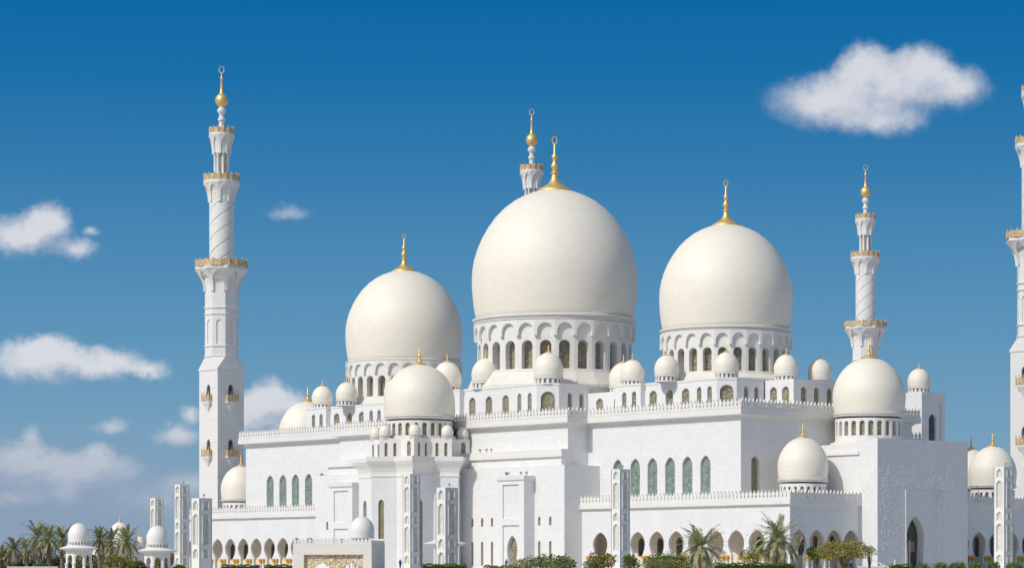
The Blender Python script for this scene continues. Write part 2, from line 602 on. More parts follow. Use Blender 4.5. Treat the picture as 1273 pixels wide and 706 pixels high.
class Wall:
    """a vertical wall face from A to B (left to right seen from outside) with openings"""
    def __init__(self, A, B, z0, z1):
        self.A, self.B = Vector(A), Vector(B)
        d = self.B - self.A
        self.L = d.length
        self.t = d / self.L
        self.n = Vector((self.t.y, -self.t.x))
        self.z0, self.z1 = z0, z1
        self.holes = []

    def at(self, s, z, d=0.0):
        p = self.A + self.t * s - self.n * d
        return Vector((p.x, p.y, z))

    def hole(self, poly, depth, opened=False):
        self.holes.append((poly, depth, opened))

    def rz(self):
        return atan2(self.t.y, self.t.x)

    def build(self, bm):
        hs = sorted(self.holes, key=lambda h: min(p[0] for p in h[0]))
        groups = []
        for h in hs:
            a, b = min(p[0] for p in h[0]), max(p[0] for p in h[0])
            if groups and a < groups[-1][1] + 1e-4:
                groups[-1][1] = max(groups[-1][1], b)
                groups[-1][2].append(h)
            else:
                groups.append([a, b, [h]])
        cuts = [0.0] + [(g[1] + k[0]) / 2 for g, k in zip(groups, groups[1:])] + [self.L]
        if not groups:
            groups = [[0, 0, []]]
        for g, s0, s1 in zip(groups, cuts, cuts[1:]):
            outer = [(s0, self.z0)]
            inner = []
            for poly, d, op in g[2]:
                if op:
                    outer += poly
                else:
                    inner.append(poly)
            outer += [(s1, self.z0), (s1, self.z1), (s0, self.z1)]
            loops = [[Vector((x, z, 0)) for x, z in lp] for lp in [outer] + inner]
            flat = [self.at(p.x, p.y) for lp in loops for p in lp]
            vs = [bm.verts.new(p) for p in flat]
            n3 = Vector((self.n.x, self.n.y, 0))
            for t in tessellate_polygon(loops):
                try:
                    f = bm.faces.new([vs[i] for i in t])
                except ValueError:
                    continue
                f.normal_update()
                if f.normal.dot(n3) < 0:
                    f.normal_flip()
            for poly, d, op in g[2]:
                m = len(poly)
                fr = [bm.verts.new(self.at(x, z)) for x, z in poly]
                bk = [bm.verts.new(self.at(x, z, d)) for x, z in poly]
                for i in range(m if not op else m - 1):
                    j = (i + 1) % m
                    f = bm.faces.new((fr[i], fr[j], bk[j], bk[i]))
                    f.normal_update()
                    mid = sum((Vector((poly[k][0], poly[k][1])) for k in range(m)), Vector((0, 0))) / m
                    e = (Vector(poly[i]) + Vector(poly[j])) / 2
                    inw = self.t * (mid.x - e.x)
                    if f.normal.dot(Vector((inw.x, inw.y, mid.y - e.y))) < 0:
                        f.normal_flip()


PANES = {}


def pane(name, wall, poly, depth, mat, parent):
    """a window filling an opening, set back by depth; the mesh is shared by equal windows"""
    s = (min(p[0] for p in poly) + max(p[0] for p in poly)) / 2
    zb = min(p[1] for p in poly)
    key = (name, mat, tuple((round(x - s, 2), round(z - zb, 2)) for x, z in poly))
    if key not in PANES:
        bm = bmesh.new()
        pts = [((x - s) * 1.04, (z - zb) * 1.01 - 0.02) for x, z in poly]
        f = [bm.verts.new((x, 0.0, z)) for x, z in pts]
        b = [bm.verts.new((x, 0.12, z)) for x, z in pts]
        bm.faces.new(f[::-1])
        bm.faces.new(b)
        for i in range(len(f)):
            j = (i + 1) % len(f)
            bm.faces.new((f[i], f[j], b[j], b[i]))
        bmesh.ops.recalc_face_normals(bm, faces=bm.faces)
        # mullions standing proud of the glass
        xs = [p[0] for p in pts]
        zs = [p[1] for p in pts]
        w, h = max(xs) - min(xs), max(zs)
        if w > 1.2:
            box(bm, -0.06, 0.06, -0.05, -0.002, 0.03, h * 0.93)
            for q in (0.3, 0.58):
                box(bm, -w / 2 * 0.96, -0.063, -0.05, -0.002, h * q - 0.05, h * q + 0.05)
                box(bm, 0.063, w / 2 * 0.96, -0.05, -0.002, h * q - 0.05, h * q + 0.05)
        me = bpy.data.meshes.new(name)
        bm.to_mesh(me)
        bm.free()
        me.materials.append(M[mat])
        PANES[key] = me
    p = wall.at(s, zb, depth)
    return link_mesh(name, PANES[key], None, parent, p, wall.rz())


def window(name, wall, poly, depth, mat, parent):
    wall.hole(poly, depth + 0.1)
    return pane(name, wall, poly, depth, mat, parent)


def merlons(bm, A, B, z, sp=0.98, h=1.8, th=0.28):
    A, B = Vector(A), Vector(B)
    L = (B - A).length
    t = (B - A) / L
    n = Vector((t.y, -t.x))
    k = max(1, int(round(L / sp)))
    q = L / k
    prof = [(-.49, 0), (.49, 0), (.49, .20), (.25, .27), (.27, .36), (.41, .46), (.43, .56), (.33, .66), (.19, .73), (.14, .82), (0, 1.0), (-.14, .82), (-.19, .73), (-.33, .66), (-.43, .56), (-.41, .46), (-.27, .36), (-.25, .27), (-.49, .20)]
    for i in range(k):
        c = A + t * (q * (i + 0.5))
        hh = h * random.uniform(0.97, 1.03)
        f = []
        b = []
        for x, y in prof:
            p = c + t * (x * q)
            f.append(bm.verts.new((p.x, p.y, z + y * hh)))
            p2 = p - n * th
            b.append(bm.verts.new((p2.x, p2.y, z + y * hh)))
        bm.faces.new(f)
        bm.faces.new(b[::-1])
        m = len(f)
        for a in range(m):
            c2 = (a + 1) % m
            bm.faces.new((f[c2], f[a], b[a], b[c2]))


# ------------------------------------------------------------------ ground
def ground_z(y):
    t = min(1.0, max(0.0, (y - 200) / 340))
    return 3.0 * t * t * (3 - 2 * t)


def sheet(name, x0, x1, ys, dz, m, nx=1):
    bm = bmesh.new()
    rows = [[bm.verts.new((x0 + (x1 - x0) * i / nx, y, ground_z(y) + dz)) for i in range(nx + 1)] for y in ys]
    for a, b in zip(rows, rows[1:]):
        for i in range(nx):
            bm.faces.new((a[i], a[i + 1], b[i + 1], b[i]))
    return tag(obj(name, bm, m), None, None, kind='structure')


sheet('ground', -4000, 4000, [-900, 0, 150] + [200 + 10 * k for k in range(35)] + [700, 1500, 5000], 0, 'sand', 8)
sheet('lawn', -420, 420, [330 + 10 * k for k in range(6)], 0.02, 'grass')
sheet('forecourt_paving', -420, 420, [380 + 5 * k for k in range(33)] + [700, 900], 0.024, 'paving')
sheet('road', -900, 900, [60, 74], 0.012, 'asphalt')
for yk in (59.7, 74.0):
    bm = bmesh.new()
    box(bm, -900, 900, yk, yk + 0.3, -0.1, 0.14)
    tag(obj('kerb', bm, 'kerb'), None, None, kind='structure')
bm = bmesh.new()
for k in range(-60, 60):
    box(bm, k * 12, k * 12 + 4, 66.93, 67.07, 0.014, 0.018)
tag(obj('road_marking', bm, 'white_paint'), None, None, kind='structure')

# ------------------------------------------------------------------ the mosque
AX = radians(49)
CA, SA = cos(AX), sin(AX)
ORG = (9.06, 598.0)
GZ = 3.0
mosque = thing('mosque', 'vast white marble mosque with three giant domes and gold finials', 'mosque', (ORG[0], ORG[1], GZ), -AX)


def uv_px(px, v=None, u=None):
    """where the line of sight at a given bearing meets a plane of the building grid"""
    r = (px - 636.5) / 3500
    if v is not None:   # ORG.x + CA u + SA v = r (ORG.y - SA u + CA v)
        return (r * (ORG[1] + CA * v) - ORG[0] - SA * v) / (CA + r * SA)
    return (r * (ORG[1] - SA * u) - ORG[0] - CA * u) / (SA - r * CA)


DOME_PROF = [(0.945, 0.0), (0.962, 0.05), (0.978, 0.11), (0.99, 0.18), (0.998, 0.25), (1.0, 0.315), (0.994, 0.385), (0.974, 0.46), (0.936, 0.54), (0.878, 0.625),
             (0.806, 0.705), (0.718, 0.782), (0.61, 0.852), (0.49, 0.909), (0.365, 0.950), (0.24, 0.979), (0.12, 0.998), (0.0, 1.010)]


def finial_bm(R, h, tall=True):
    """gilded cap on top of a dome, base at z=0"""
    bm = bmesh.new()
    r = R
    prof = [(r, -0.035 * h), (r * 0.96, 0.0), (r * 0.72, 0.035 * h), (r * 0.42, 0.09 * h), (r * 0.24, 0.16 * h), (r * 0.16, 0.24 * h), (r * 0.15, 0.27 * h), (r * 0.23, 0.285 * h),
            (r * 0.23, 0.30 * h), (r * 0.13, 0.315 * h), (r * 0.13, 0.36 * h), (r * 0.22, 0.40 * h), (r * 0.22, 0.43 * h), (r * 0.12, 0.47 * h), (r * 0.10, 0.53 * h),
            (r * 0.18, 0.56 * h), (r * 0.17, 0.59 * h), (r * 0.07, 0.63 * h), (r * 0.055, 0.80 * h), (0, 0.82 * h)]
    lathe(bm, prof, 24)
    if tall:   # crescent: a ring standing on the rod, thin at the top
        n, k = 22, 6
        rr = 0.068 * h
        rings = []
        for i in range(n):
            a = -pi / 2 + 2 * pi * i / n
            th = 0.013 * h * (0.45 + 0.55 * (1 - sin(a)) / 2)
            c = Vector((rr * 0.62 * cos(a) * CA, -rr * 0.62 * cos(a) * SA * 0.0, 0.80 * h + rr + rr * sin(a)))
            c = Vector((rr * 0.62 * cos(a) * CA, rr * 0.62 * cos(a) * SA, 0.80 * h + rr + rr * sin(a)))
            rad = Vector((cos(a) * CA, cos(a) * SA, sin(a)))
            nor = Vector((-SA, CA, 0))
            rings.append([bm.verts.new(c + (rad * cos(2 * pi * j / k) + nor * sin(2 * pi * j / k)) * th) for j in range(k)])
        for i in range(n):
            a, b = rings[i], rings[(i + 1) % n]
            for j in range(k):
                l = (j + 1) % k
                bm.faces.new((a[j], a[l], b[l], b[j]))
        bmesh.ops.recalc_face_normals(bm, faces=bm.faces)
    return bm


MESH = {}


def dome(parent, u, v, z, R, H, fin_r, fin_h, name='dome', ring=True, tall=True, mat='dome', n=64):
    key = (R, H, mat)
    if key not in MESH:
        bm = bmesh.new()
        lathe(bm, [(R * r, H * t) for r, t in DOME_PROF], n)
        o = obj(name, bm, mat, parent, (u, v, z), smooth=180)
        MESH[key] = o.data
        o['_'] = 1
        del o['_']
    else:
        o = link_mesh(name, MESH[key], None, parent, (u, v, z))
    if fin_h:
        kf = ('fin', fin_r, fin_h, tall)
        if kf not in MESH:
            MESH[kf] = obj('finial', finial_bm(fin_r, fin_h, tall), 'gold', o, (0, 0, H * 1.0), smooth=50).data
        else:
            link_mesh('finial', MESH[kf], None, o, (0, 0, H * 1.0))
    if ring:
        kr = ('ring', R, mat)
        a = R * 0.945
        w = R * 0.035 + 0.12
        if kr not in MESH:
            bm = bmesh.new()
            lathe(bm, [(a * 0.9, -w * 1.7), (a * 1.0, -w * 1.7), (a + w * 0.7, -w * 1.15), (a + w * 0.75, -w * 0.8), (a + w * 0.45, -w * 0.75), (a + w * 0.5, -w * 0.45), (a + w * 1.15, -w * 0.2), (a + w * 1.2, 0.25 * w), (a + w * 0.2, 0.5 * w), (a * 0.9, 0.5 * w)], n, cap=False)
            MESH[kr] = obj('ring_moulding', bm, 'marble_plain', o, smooth=40).data
        else:
            link_mesh('ring_moulding', MESH[kr], None, o)
    return o


def drum(parent, u, v, R, z0, z1, n, ww, wz0, wz1, depth, mat='lattice', scallop=None, skirt=None, rot=0.0, shape='round', win='window', wallmat='marble_plain'):
    """polygonal drum with one arched window per bay, scalloped corbel ring and sloping skirt"""
    bm = bmesh.new()
    pts = [(u + R * cos(2 * pi * (i + .5) / n + rot), v + R * sin(2 * pi * (i + .5) / n + rot)) for i in range(n)]
    walls = []
    for i in range(n):
        w = Wall(pts[i], pts[(i + 1) % n], z0, z1)
        f = rounded if shape == 'round' else pointed
        poly = f(ww, wz0, wz1, w.L / 2)
        w.hole(poly, depth + 0.1)
        w.build(bm)
        walls.append((w, poly))
    if scallop:
        sz0, sz1, out = scallop
        q = [(u + (R + out) * cos(2 * pi * (i + .5) / n + rot), v + (R + out) * sin(2 * pi * (i + .5) / n + rot)) for i in range(n)]
        for i in range(n):
            w = Wall(q[i], q[(i + 1) % n], sz0, sz1)
            aw = w.L * 0.80
            za = sz0 + (sz1 - sz0) * 0.80
            m = 10
            arch = [(w.L / 2 - aw / 2, sz0)] + [(w.L / 2 - aw / 2 * cos(pi * k / m), sz0 + (sz1 - sz0) * .22 + (za - sz0 - (sz1 - sz0) * .22) * sin(pi * k / m)) for k in range(m + 1)] + [(w.L / 2 + aw / 2, sz0)]
            w.hole(arch, out, True)
            w.build(bm)
            for s0, s1 in ((0, w.L / 2 - aw / 2), (w.L / 2 + aw / 2, w.L)):   # undersides of the little corbels
                bm.faces.new([bm.verts.new(p) for p in (w.at(s0, sz0), w.at(s0, sz0, out), w.at(s1, sz0, out), w.at(s1, sz0))])
    o = obj('drum', bm, wallmat, parent)
    if skirt:
        sk = bmesh.new()
        lathe(sk, [(R + skirt[0], skirt[1]), (R + skirt[0], skirt[1] + 0.8), (R + skirt[0] * 0.25, z0 - 0.15), (R + skirt[0] * 0.25, z0 + 0.05), (R - 0.4, z0 + 0.3)], n, u, v, rot + pi / n, cap=False)
        obj('skirt', sk, 'marble_cream', o)
    for w, poly in walls:
        pane(win, w, poly, depth, mat, o)
    return o


def cupola(parent, u, v, z, R=3.1, hd=1.25):
    """a little dome on a ring of stubby openings"""
    o = dome(parent, u, v, z + hd + R * 0.12, R, R * 1.63, R * 0.27, R * 0.66, 'cupola', ring=False, tall=False, n=40)
    key = ('cup', R, hd)
    if key not in MESH:
        bm = bmesh.new()
        n = 16
        zz = -hd - R * 0.12
        rr = R * 0.94
        lathe(bm, [(rr * 1.03, zz), (rr * 1.03, zz + 0.12 * hd), (rr * 0.99, zz + 0.14 * hd)], 32, cap=False)
        for i in range(n):
            a = 2 * pi * i / n
            b = 2 * pi * (i + 1) / n
            w = Wall((rr * cos(a), rr * sin(a)), (rr * cos(b), rr * sin(b)), zz + 0.12 * hd, zz + hd)
            w.hole(rounded(w.L * 0.48, zz + 0.2 * hd, zz + 0.92 * hd, w.L / 2, 8), 0.4)
            w.build(bm)
        lathe(bm, [(rr, zz + hd - 0.02), (R * 1.0, zz + hd + 0.02), (R * 1.0, zz + hd + R * 0.10), (R * 0.93, zz + hd + R * 0.12)], 40, cap=False)
        MESH[key] = obj('drum', bm, 'marble_plain', o).data
        bm = bmesh.new()
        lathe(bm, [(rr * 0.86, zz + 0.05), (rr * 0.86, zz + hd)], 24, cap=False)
        MESH[key + (1,)] = obj('drum_shade_liner', bm, 'shade_beacon', o).data  # dark liner painted as the shade inside the openings
    else:
        link_mesh('drum', MESH[key], None, o)
        link_mesh('drum_shade_liner', MESH[key + (1,)], None, o)
    return o


def mould(bm, poly, prof):
    """a cornice run round a polygon: prof = (outward offset, z) bottom to top; poly ccw"""
    n = len(poly)
    rings = []
    for off, z in prof:
        ring = []
        for i in range(n):
            p0, p1, p2 = Vector(poly[i - 1]), Vector(poly[i]), Vector(poly[(i + 1) % n])
            d1, d2 = (p1 - p0).normalized(), (p2 - p1).normalized()
            n1, n2 = Vector((d1.y, -d1.x)), Vector((d2.y, -d2.x))
            b = (n1 + n2)
            b = b / max(0.35, b.dot(n1)) if b.length > 1e-6 else n1
            p = p1 + b * off
            ring.append((p.x, p.y, z))
        rings.append(ring)
    loft(bm, rings, caps=False)


def roof(bm, poly, z):
    vs = [bm.verts.new((x, y, z)) for x, y in poly]
    for t in tessellate_polygon([[Vector((x, y, 0)) for x, y in poly]]):
        try:
            f = bm.faces.new([vs[i] for i in t])
            f.normal_update()
            if f.normal.z < 0:
                f.normal_flip()
        except ValueError:
            pass


HW, HV = 78.6, 24.0            # half length and half depth of the prayer hall
CU, CV = 36.6, 29.3            # the bay that steps forward in its middle
ROOF = 29.4
hall = [(-HW, -HV), (-CU, -HV), (-CU, -CV), (CU, -CV), (CU, -HV), (HW, -HV), (HW, HV), (-HW, HV)]

# --- prayer hall walls with the tall green windows
bm = bmesh.new()
w = Wall((CU, -HV), (HW, -HV), 0, 28.2)
PX6 = [768, 789.6, 811, 833, 854.5, 877]
for px in PX6:
    s = uv_px(px, v=-HV) - CU
    window('tall_window', w, pointed(2.7, 13.9, 21.3, s, 2.4), 0.55, 'green', mosque)
w.build(bm)
w = Wall((-HW, -HV), (-CU, -HV), 0, 28.2)
for px in PX6:
    window('tall_window', w, pointed(2.7, 13.9, 21.3, HW - uv_px(px, v=-HV), 2.4), 0.55, 'green', mosque)
w.build(bm)
for A, B in (((-CU, -HV), (-CU, -CV)), ((-CU, -CV), (CU, -CV)), ((CU, -CV), (CU, -HV)), ((HW, HV), (-HW, HV)), ((-HW, HV), (-HW, -HV))):
    Wall(A, B, 0, 28.2).build(bm)
w = Wall((HW, -HV), (HW, HV), 0, 28.2)
window('tall_window', w, pointed(2.2, 13.4, 21.0, uv_px(939, u=HW) + HV, 1.5), 0.7, 'lattice', mosque)
window('tall_window', w, pointed(2.2, 13.4, 21.0, 36.0, 1.5), 0.7, 'lattice', mosque)
w.build(bm)
roof(bm, hall, 29.35)
obj('prayer_hall_wall', bm, 'marble', mosque)
bm = bmesh.new()
mould(bm, hall, [(-0.1, 28.0), (0.25, 28.1), (0.4, 28.45), (1.3, 28.6), (1.3, 29.75), (0.9, 29.8), (-0.4, 29.8), (-0.4, 29.3)])
obj('hall_cornice', bm, 'marble_plain', mosque)
off = 1.2
hp = [(-HW - off, -HV - off), (-CU - off, -HV - off), (-CU - off, -CV - off), (CU + off, -CV - off), (CU + off, -HV - off), (HW + off, -HV - off), (HW + off, HV + off), (-HW - off, HV + off)]
for i in range(8):
    bm = bmesh.new()
    merlons(bm, hp[i], hp[(i + 1) % 8], 29.8)
    obj('hall_battlement', bm, 'marble_plain', mosque)

# --- clerestory: a podium under each dome, joined by lower ranges
CZ0, CZ1 = 29.3, 37.3


def podium(cu, a, c, t, top, wz):
    """square podium with projecting chamfered corner turrets; a = half size, c = chamfer, t = turret length"""
    st = 1.2
    q = [(a - c - t, -a + st), (a - c - t, -a), (a - c, -a), (a, -a + c), (a, -a + c + t), (a - st, -a + c + t)]
    pts = []
    for k in range(4):
        r = k * pi / 2
        for x, y in q:
            pts.append((cu + x * cos(r) - y * sin(r), x * sin(r) + y * cos(r)))
    bm = bmesh.new()
    n = len(pts)
    for i in range(n):
        A, B = pts[i], pts[(i + 1) % n]
        w = Wall(A, B, CZ0, top)
        typ = i % 6
        if typ in (1, 3):      # turret flanks: a pair of narrow lights
            for f in (0.36, 0.74):
                window('clerestory_window', w, pointed(1.25, 30.6, wz, w.L * f, 1.0), 0.45, 'lattice', mosque)
        elif typ == 2:         # chamfer: one wide light
            window('clerestory_window', w, rounded(min(2.9, w.L * 0.68), 30.6, wz + 0.1, w.L / 2), 0.5, 'lattice', mosque)
        elif typ == 5:
            k = 2 if w.L < 13 else 3
            for j in range(k):
                window('clerestory_window', w, pointed(2.1, 30.6, wz, w.L * (j + .5) / k, 1.3), 0.5, 'lattice', mosque)
        w.build(bm)
    roof(bm, pts, top - 0.02)
    obj('podium_wall', bm, 'marble', mosque)
    bm = bmesh.new()
    mould(bm, pts, [(0.0, top - 0.25), (0.12, top - 0.2), (0.12, top + 0.2), (-0.3, top + 0.2), (-0.3, top - 0.1)])
    obj('podium_coping', bm, 'marble_plain', mosque)


podium(0, 19.6, 3.2, 8.4, 37.6, 36.0)
podium(51, 16.9, 2.7, 7.4, 36.3, 35.0)
podium(-51, 16.9, 2.7, 7.4, 36.3, 35.0)
for s in (1, -1):
    bm = bmesh.new()
    A, B = ((19.6, -8.5), (34.1, -8.5)) if s > 0 else ((-34.1, -8.5), (-19.6, -8.5))
    w = Wall(A, B, CZ0, 36.0)
    for f in (0.25, 0.62):
        window('clerestory_window', w, pointed(2.1, 30.6, 34.9, w.L * f, 1.3), 0.5, 'lattice', mosque)
    w.build(bm)
    Wall(*((B[0], 8.5), (A[0], 8.5)), CZ0, 36.0).build(bm)
    roof(bm, [(A[0], -8.5), (B[0], -8.5), (B[0], 8.5), (A[0], 8.5)], 36.0)
    obj('clerestory_wall', bm, 'marble', mosque)
    bm = bmesh.new()
    e0, e1 = 67.9 * s, 75.5 * s
    A, B = (min(e0, e1), -6.5), (max(e0, e1), -6.5)
    w = Wall(A, B, CZ0, 36.2)
    for f in (0.3, 0.72):
        window('clerestory_window', w, pointed(1.9, 30.6, 34.9, w.L * f, 1.2), 0.5, 'lattice', mosque)
    w.build(bm)
    w = Wall((e1, -6.5 * s), (e1, 6.5 * s), CZ0, 36.2)
    for f in (0.22, 0.5, 0.78):
        window('clerestory_window', w, pointed(1.6, 30.6, 34.9, w.L * f, 1.2), 0.5, 'lattice', mosque)
    w.build(bm)
    Wall((B[0], 6.5), (A[0], 6.5), CZ0, 36.2).build(bm)
    roof(bm, [(A[0], -6.5), (B[0], -6.5), (B[0], 6.5), (A[0], 6.5)], 36.2)
    obj('clerestory_wall', bm, 'marble', mosque)

# --- the three great domes
drum(mosque, 0, 0, 16.5, 41.0, 51.9, 26, 2.4, 41.5, 47.4, 1.7, 'lattice', (48.3, 51.6, 0.75), (2.0, 37.5), pi / 26)
dome(mosque, 0, 0, 52.6, 17.6, 28.0, 3.7, 12.0, n=112)
for s in (51, -51):
    drum(mosque, s, 0, 12.6, 38.2, 46.6, 26, 1.8, 38.5, 43.1, 1.3, 'lattice', (43.6, 46.4, 0.6), (1.6, 36.2), pi / 26)
    dome(mosque, s, 0, 47.1 if s > 0 else 46.6, 13.25, 21.3 if s > 0 else 21.0, 2.8, 9.4 if s > 0 else 8.9, n=96)
for cu_, cv_, z_ in ((16.2, -16.2, 37.6), (-16.2, -16.2, 37.6), (-16.2, 16.2, 37.6), (-3.6, -16.1, 37.6), (22.4, -1.0, 36.0), (-22.4, -1.0, 36.0)):
    cupola(mosque, cu_, cv_, z_, 3.05)
for s in (51, -51):
    for k in range(8):
        a = k * pi / 4
        r = 18.6 if k % 2 else 16.4
        if abs(s + r * cos(a)) > 50 or k % 2:
            cupola(mosque, s + r * cos(a), r * sin(a), 36.3, 2.4, 1.1)
        else:
            cupola(mosque, s + r * cos(a), r * sin(a), 36.2, 2.4, 1.1)

# --- lower block with slit windows and the two framed portals
LU, LV = 40.0, 33.3
bm = bmesh.new()
w = Wall((-LU, -LV), (LU, -LV), 0, 20.2)
for s in (1, -1):
    for u in (uv_px(587, v=-LV), uv_px(599.3, v=-LV), uv_px(611.6, v=-LV), uv_px(670.3, v=-LV), uv_px(684, v=-LV)):
        window('small_window', w, pointed(0.75, 8.5, 10.3, u * s + LU, 0.7), 0.4, 'slit', mosque)
        window('slit_window', w, rounded(0.75, 0.7, 5.5, u * s + LU, 8), 0.4, 'slit', mosque)
w.build(bm)
Wall((LU, -LV), (LU, -HV), 0, 20.2).build(bm)
Wall((-LU, -HV), (-LU, -LV), 0, 20.2).build(bm)
roof(bm, [(-LU, -LV), (LU, -LV), (LU, -HV), (-LU, -HV)], 20.2)
box(bm, -CU - 0.9, CU + 0.9, -LV + 1.5, -CV + 0.01, 20.1, 21.9)      # plinth course over the block
obj('lower_block_wall', bm, 'marble', mosque)
bm = bmesh.new()
box(bm, -CU - 1.5, CU + 1.5, -LV + 1.0, -CV + 0.3, 21.9, 22.6)
box(bm, -CU - 1.1, CU + 1.1, -LV + 1.3, -CV + 0.3, 22.6, 23.4)
obj('block_cornice', bm, 'marble_plain', mosque)
for px_, pv in ((619, -34.5), (625, -34.5), (632, -34.5), (648, -34.5), (655, -34.5), (611, -31.5), (605, -31.5), (597, -31.5)):
    u_ = uv_px(px_, v=pv)
    zf = 18.35 if pv < -34 else 23.4
    if pv < -34:
        u_ = min(30.6, max(24.2, u_))
    bm = bmesh.new()
    box(bm, u_ - .08, u_ + .08, pv - .08, pv + .08, zf, zf + .4)
    box(bm, u_ - .22, u_ + .22, pv - .2, pv + .2, zf + .4, zf + .75)
    obj('floodlight', bm, 'steel', mosque)
for s in (1, -1):
    u0, u1 = (23.6, 31.2) if s > 0 else (-31.2, -23.6)
    P = -36.0
    bm = bmesh.new()
    w = Wall((u0, P), (u1, P), 0, 17.6)
    pr = rect(5.0, 9.9, 16.6, w.L * 0.48)
    dr = rect(5.0, 0.02, 8.6, w.L * 0.48)
    w.hole(pr, 0.35)
    w.hole(dr, 0.35)
    w.build(bm)
    Wall((u1, P), (u1, -LV), 0, 17.6).build(bm)
    Wall((u0, -LV), (u0, P), 0, 17.6).build(bm)
    roof(bm, [(u0, P), (u1, P), (u1, -LV), (u0, -LV)], 17.6)
    po = obj('portal', bm, 'marble', mosque)
    bm = bmesh.new()
    mould(bm, [(u0, P), (u1, P), (u1, -LV + 0.4), (u0, -LV + 0.4)], [(0.0, 17.2), (0.35, 17.5), (0.4, 18.2), (0.0, 18.4), (-0.5, 18.4)])
    roof(bm, [(u0, P), (u1, P), (u1, -LV + 0.4), (u0, -LV + 0.4)], 18.35)
    obj('portal_cornice', bm, 'marble_plain', po)
    bm = bmesh.new()
    b = Wall((u0 + .4, P + 0.35), (u1 - .4, P + 0.35), 9.5, 17.0)
    b.build(bm)
    obj('carved_panel', bm, 'marble_lat', po)
    bm = bmesh.new()
    b = Wall((u0 + .4, P + 0.35), (u1 - .4, P + 0.35), 0, 9.0)
    ap = petal(3.0, 2.4, 0, 1.2, 6.6, b.L * 0.48)
    b.hole(ap, 1.0, True)
    b.build(bm)
    obj('door_surround', bm, 'marble', po)
    pane('door', b, petal(3.0, 2.4, 0, 1.2, 6.6, b.L * 0.48), 0.9, 'lattice', po)

# --- apse tower: an eight-pointed star in plan, flared cornice, its own dome
TV = -37.0


def star(R, n=8, rot=0.0, cu=0.0, cv=TV):
    ri = R * cos(pi / 4) / cos(pi / 8)
    out = []
    for k in range(n):
        a = 2 * pi * k / n + rot
        out.append((cu + R * cos(a), cv + R * sin(a)))
        b = a + pi / n
        out.append((cu + ri * cos(b), cv + ri * sin(b)))
    return out


st = star(12.4)
bm = bmesh.new()
m = len(st)
for i in range(m):
    w = Wall(st[i], st[(i + 1) % m], 0, 18.9)
    mid = (Vector(st[i]) + Vector(st[(i + 1) % m])) / 2
    if mid.y < TV - 1:
        window('tower_slit_window', w, pointed(1.15, 0.6, 14.0, w.L * (0.62 if i % 2 else 0.38), 1.3), 0.35, 'slit', mosque)
    w.build(bm)
obj('apse_tower_wall', bm, 'marble', mosque)
bm = bmesh.new()
prof = [(0.0, 18.4), (0.2, 18.5), (0.2, 18.9), (0.05, 19.0), (0.1, 19.5), (0.45, 20.3), (1.0, 21.0), (1.25, 21.3), (1.25, 21.5), (1.42, 21.55), (1.42, 22.5), (-1.6, 22.5)]
s0 = star(11.4)
rings = []
for offr, z in prof:
    rings.append([(x, y, z) for x, y in star(12.4 + offr * 1.0)])
loft(bm, rings, caps=False)
roof(bm, star(11.6), 22.45)
obj('tower_cornice', bm, 'marble_plain', mosque)
rs = star(10.3)
bm = bmesh.new()
for i in range(16):
    w = Wall(rs[i], rs[(i + 1) % 16], 22.4, 26.3)
    mid = (Vector(rs[i]) + Vector(rs[(i + 1) % 16])) / 2
    if mid.y < TV + 9 and mid.x > -8:
        if i % 4 == 1:
            window('parapet_window', w, rounded(1.2, 22.7, 25.7, w.L * 0.6), 0.35, 'lattice', mosque)
        else:
            for f in (0.3, 0.72):
                window('parapet_window', w, pointed(0.62, 22.7, 25.4, w.L * f, 0.5), 0.35, 'slit', mosque)
    w.build(bm)
roof(bm, rs, 26.2)
obj('tower_parapet_wall', bm, 'marble_plain', mosque)
drum(mosque, 0, TV, 6.75, 26.2, 30.0, 24, 0.95, 26.8, 29.5, 0.5, 'lattice', None, (0.9, 26.1), 0)
dome(mosque, 0, TV, 30.9, 7.2, 10.8, 1.7, 4.2)
for k in (-1, 0, 1, 2, 3):
    a = -pi / 2 + k * pi / 4
    cupola(mosque, 8.9 * cos(a), TV + 8.9 * sin(a), 26.3, 1.22, 0.55)

# --- terraces with the petal arched gallery, and the courtyard wing
TU, TT = 95.6, -28.8
BU, BV0, BV1 = 100.0, -10.2, 15.3


def gallery(A, B, wn, sp, s_start):
    w = Wall(A, B, 0, 11.6)
    s = s_start
    ss = []
    while s < w.L - 2.0:
        w.hole(petal(4.1, wn, 0, 2.5, 7.1, s), 0.5, True)
        ss.append(s)
        s += sp
    return w, ss


COLUMN = {}


def column_pair(wall, s, parent):
    """paired white shafts with gilded palm capitals between two arches"""
    for ds in (-0.55, 0.55):
        p = wall.at(s + ds, 0, -0.22)
        if 'c' not in COLUMN:
            bm = bmesh.new()
            lathe(bm, [(0.34, 0), (0.34, 0.12), (0.24, 0.2), (0.21, 1.35), (0.24, 1.4)], 12)
            c = obj('column', bm, 'marble_plain', parent, p, smooth=40)
            COLUMN['c'] = c.data
            bm = bmesh.new()
            lathe(bm, [(0.24, 1.4), (0.30, 1.5), (0.27, 1.65), (0.44, 2.05), (0.52, 2.2), (0.40, 2.32), (0.40, 2.45)], 10)
            COLUMN['k'] = obj('capital', bm, 'gold_dull', c).data
        else:
            c = link_mesh('column', COLUMN['c'], None, parent, p)
            link_mesh('capital', COLUMN['k'], None, c)


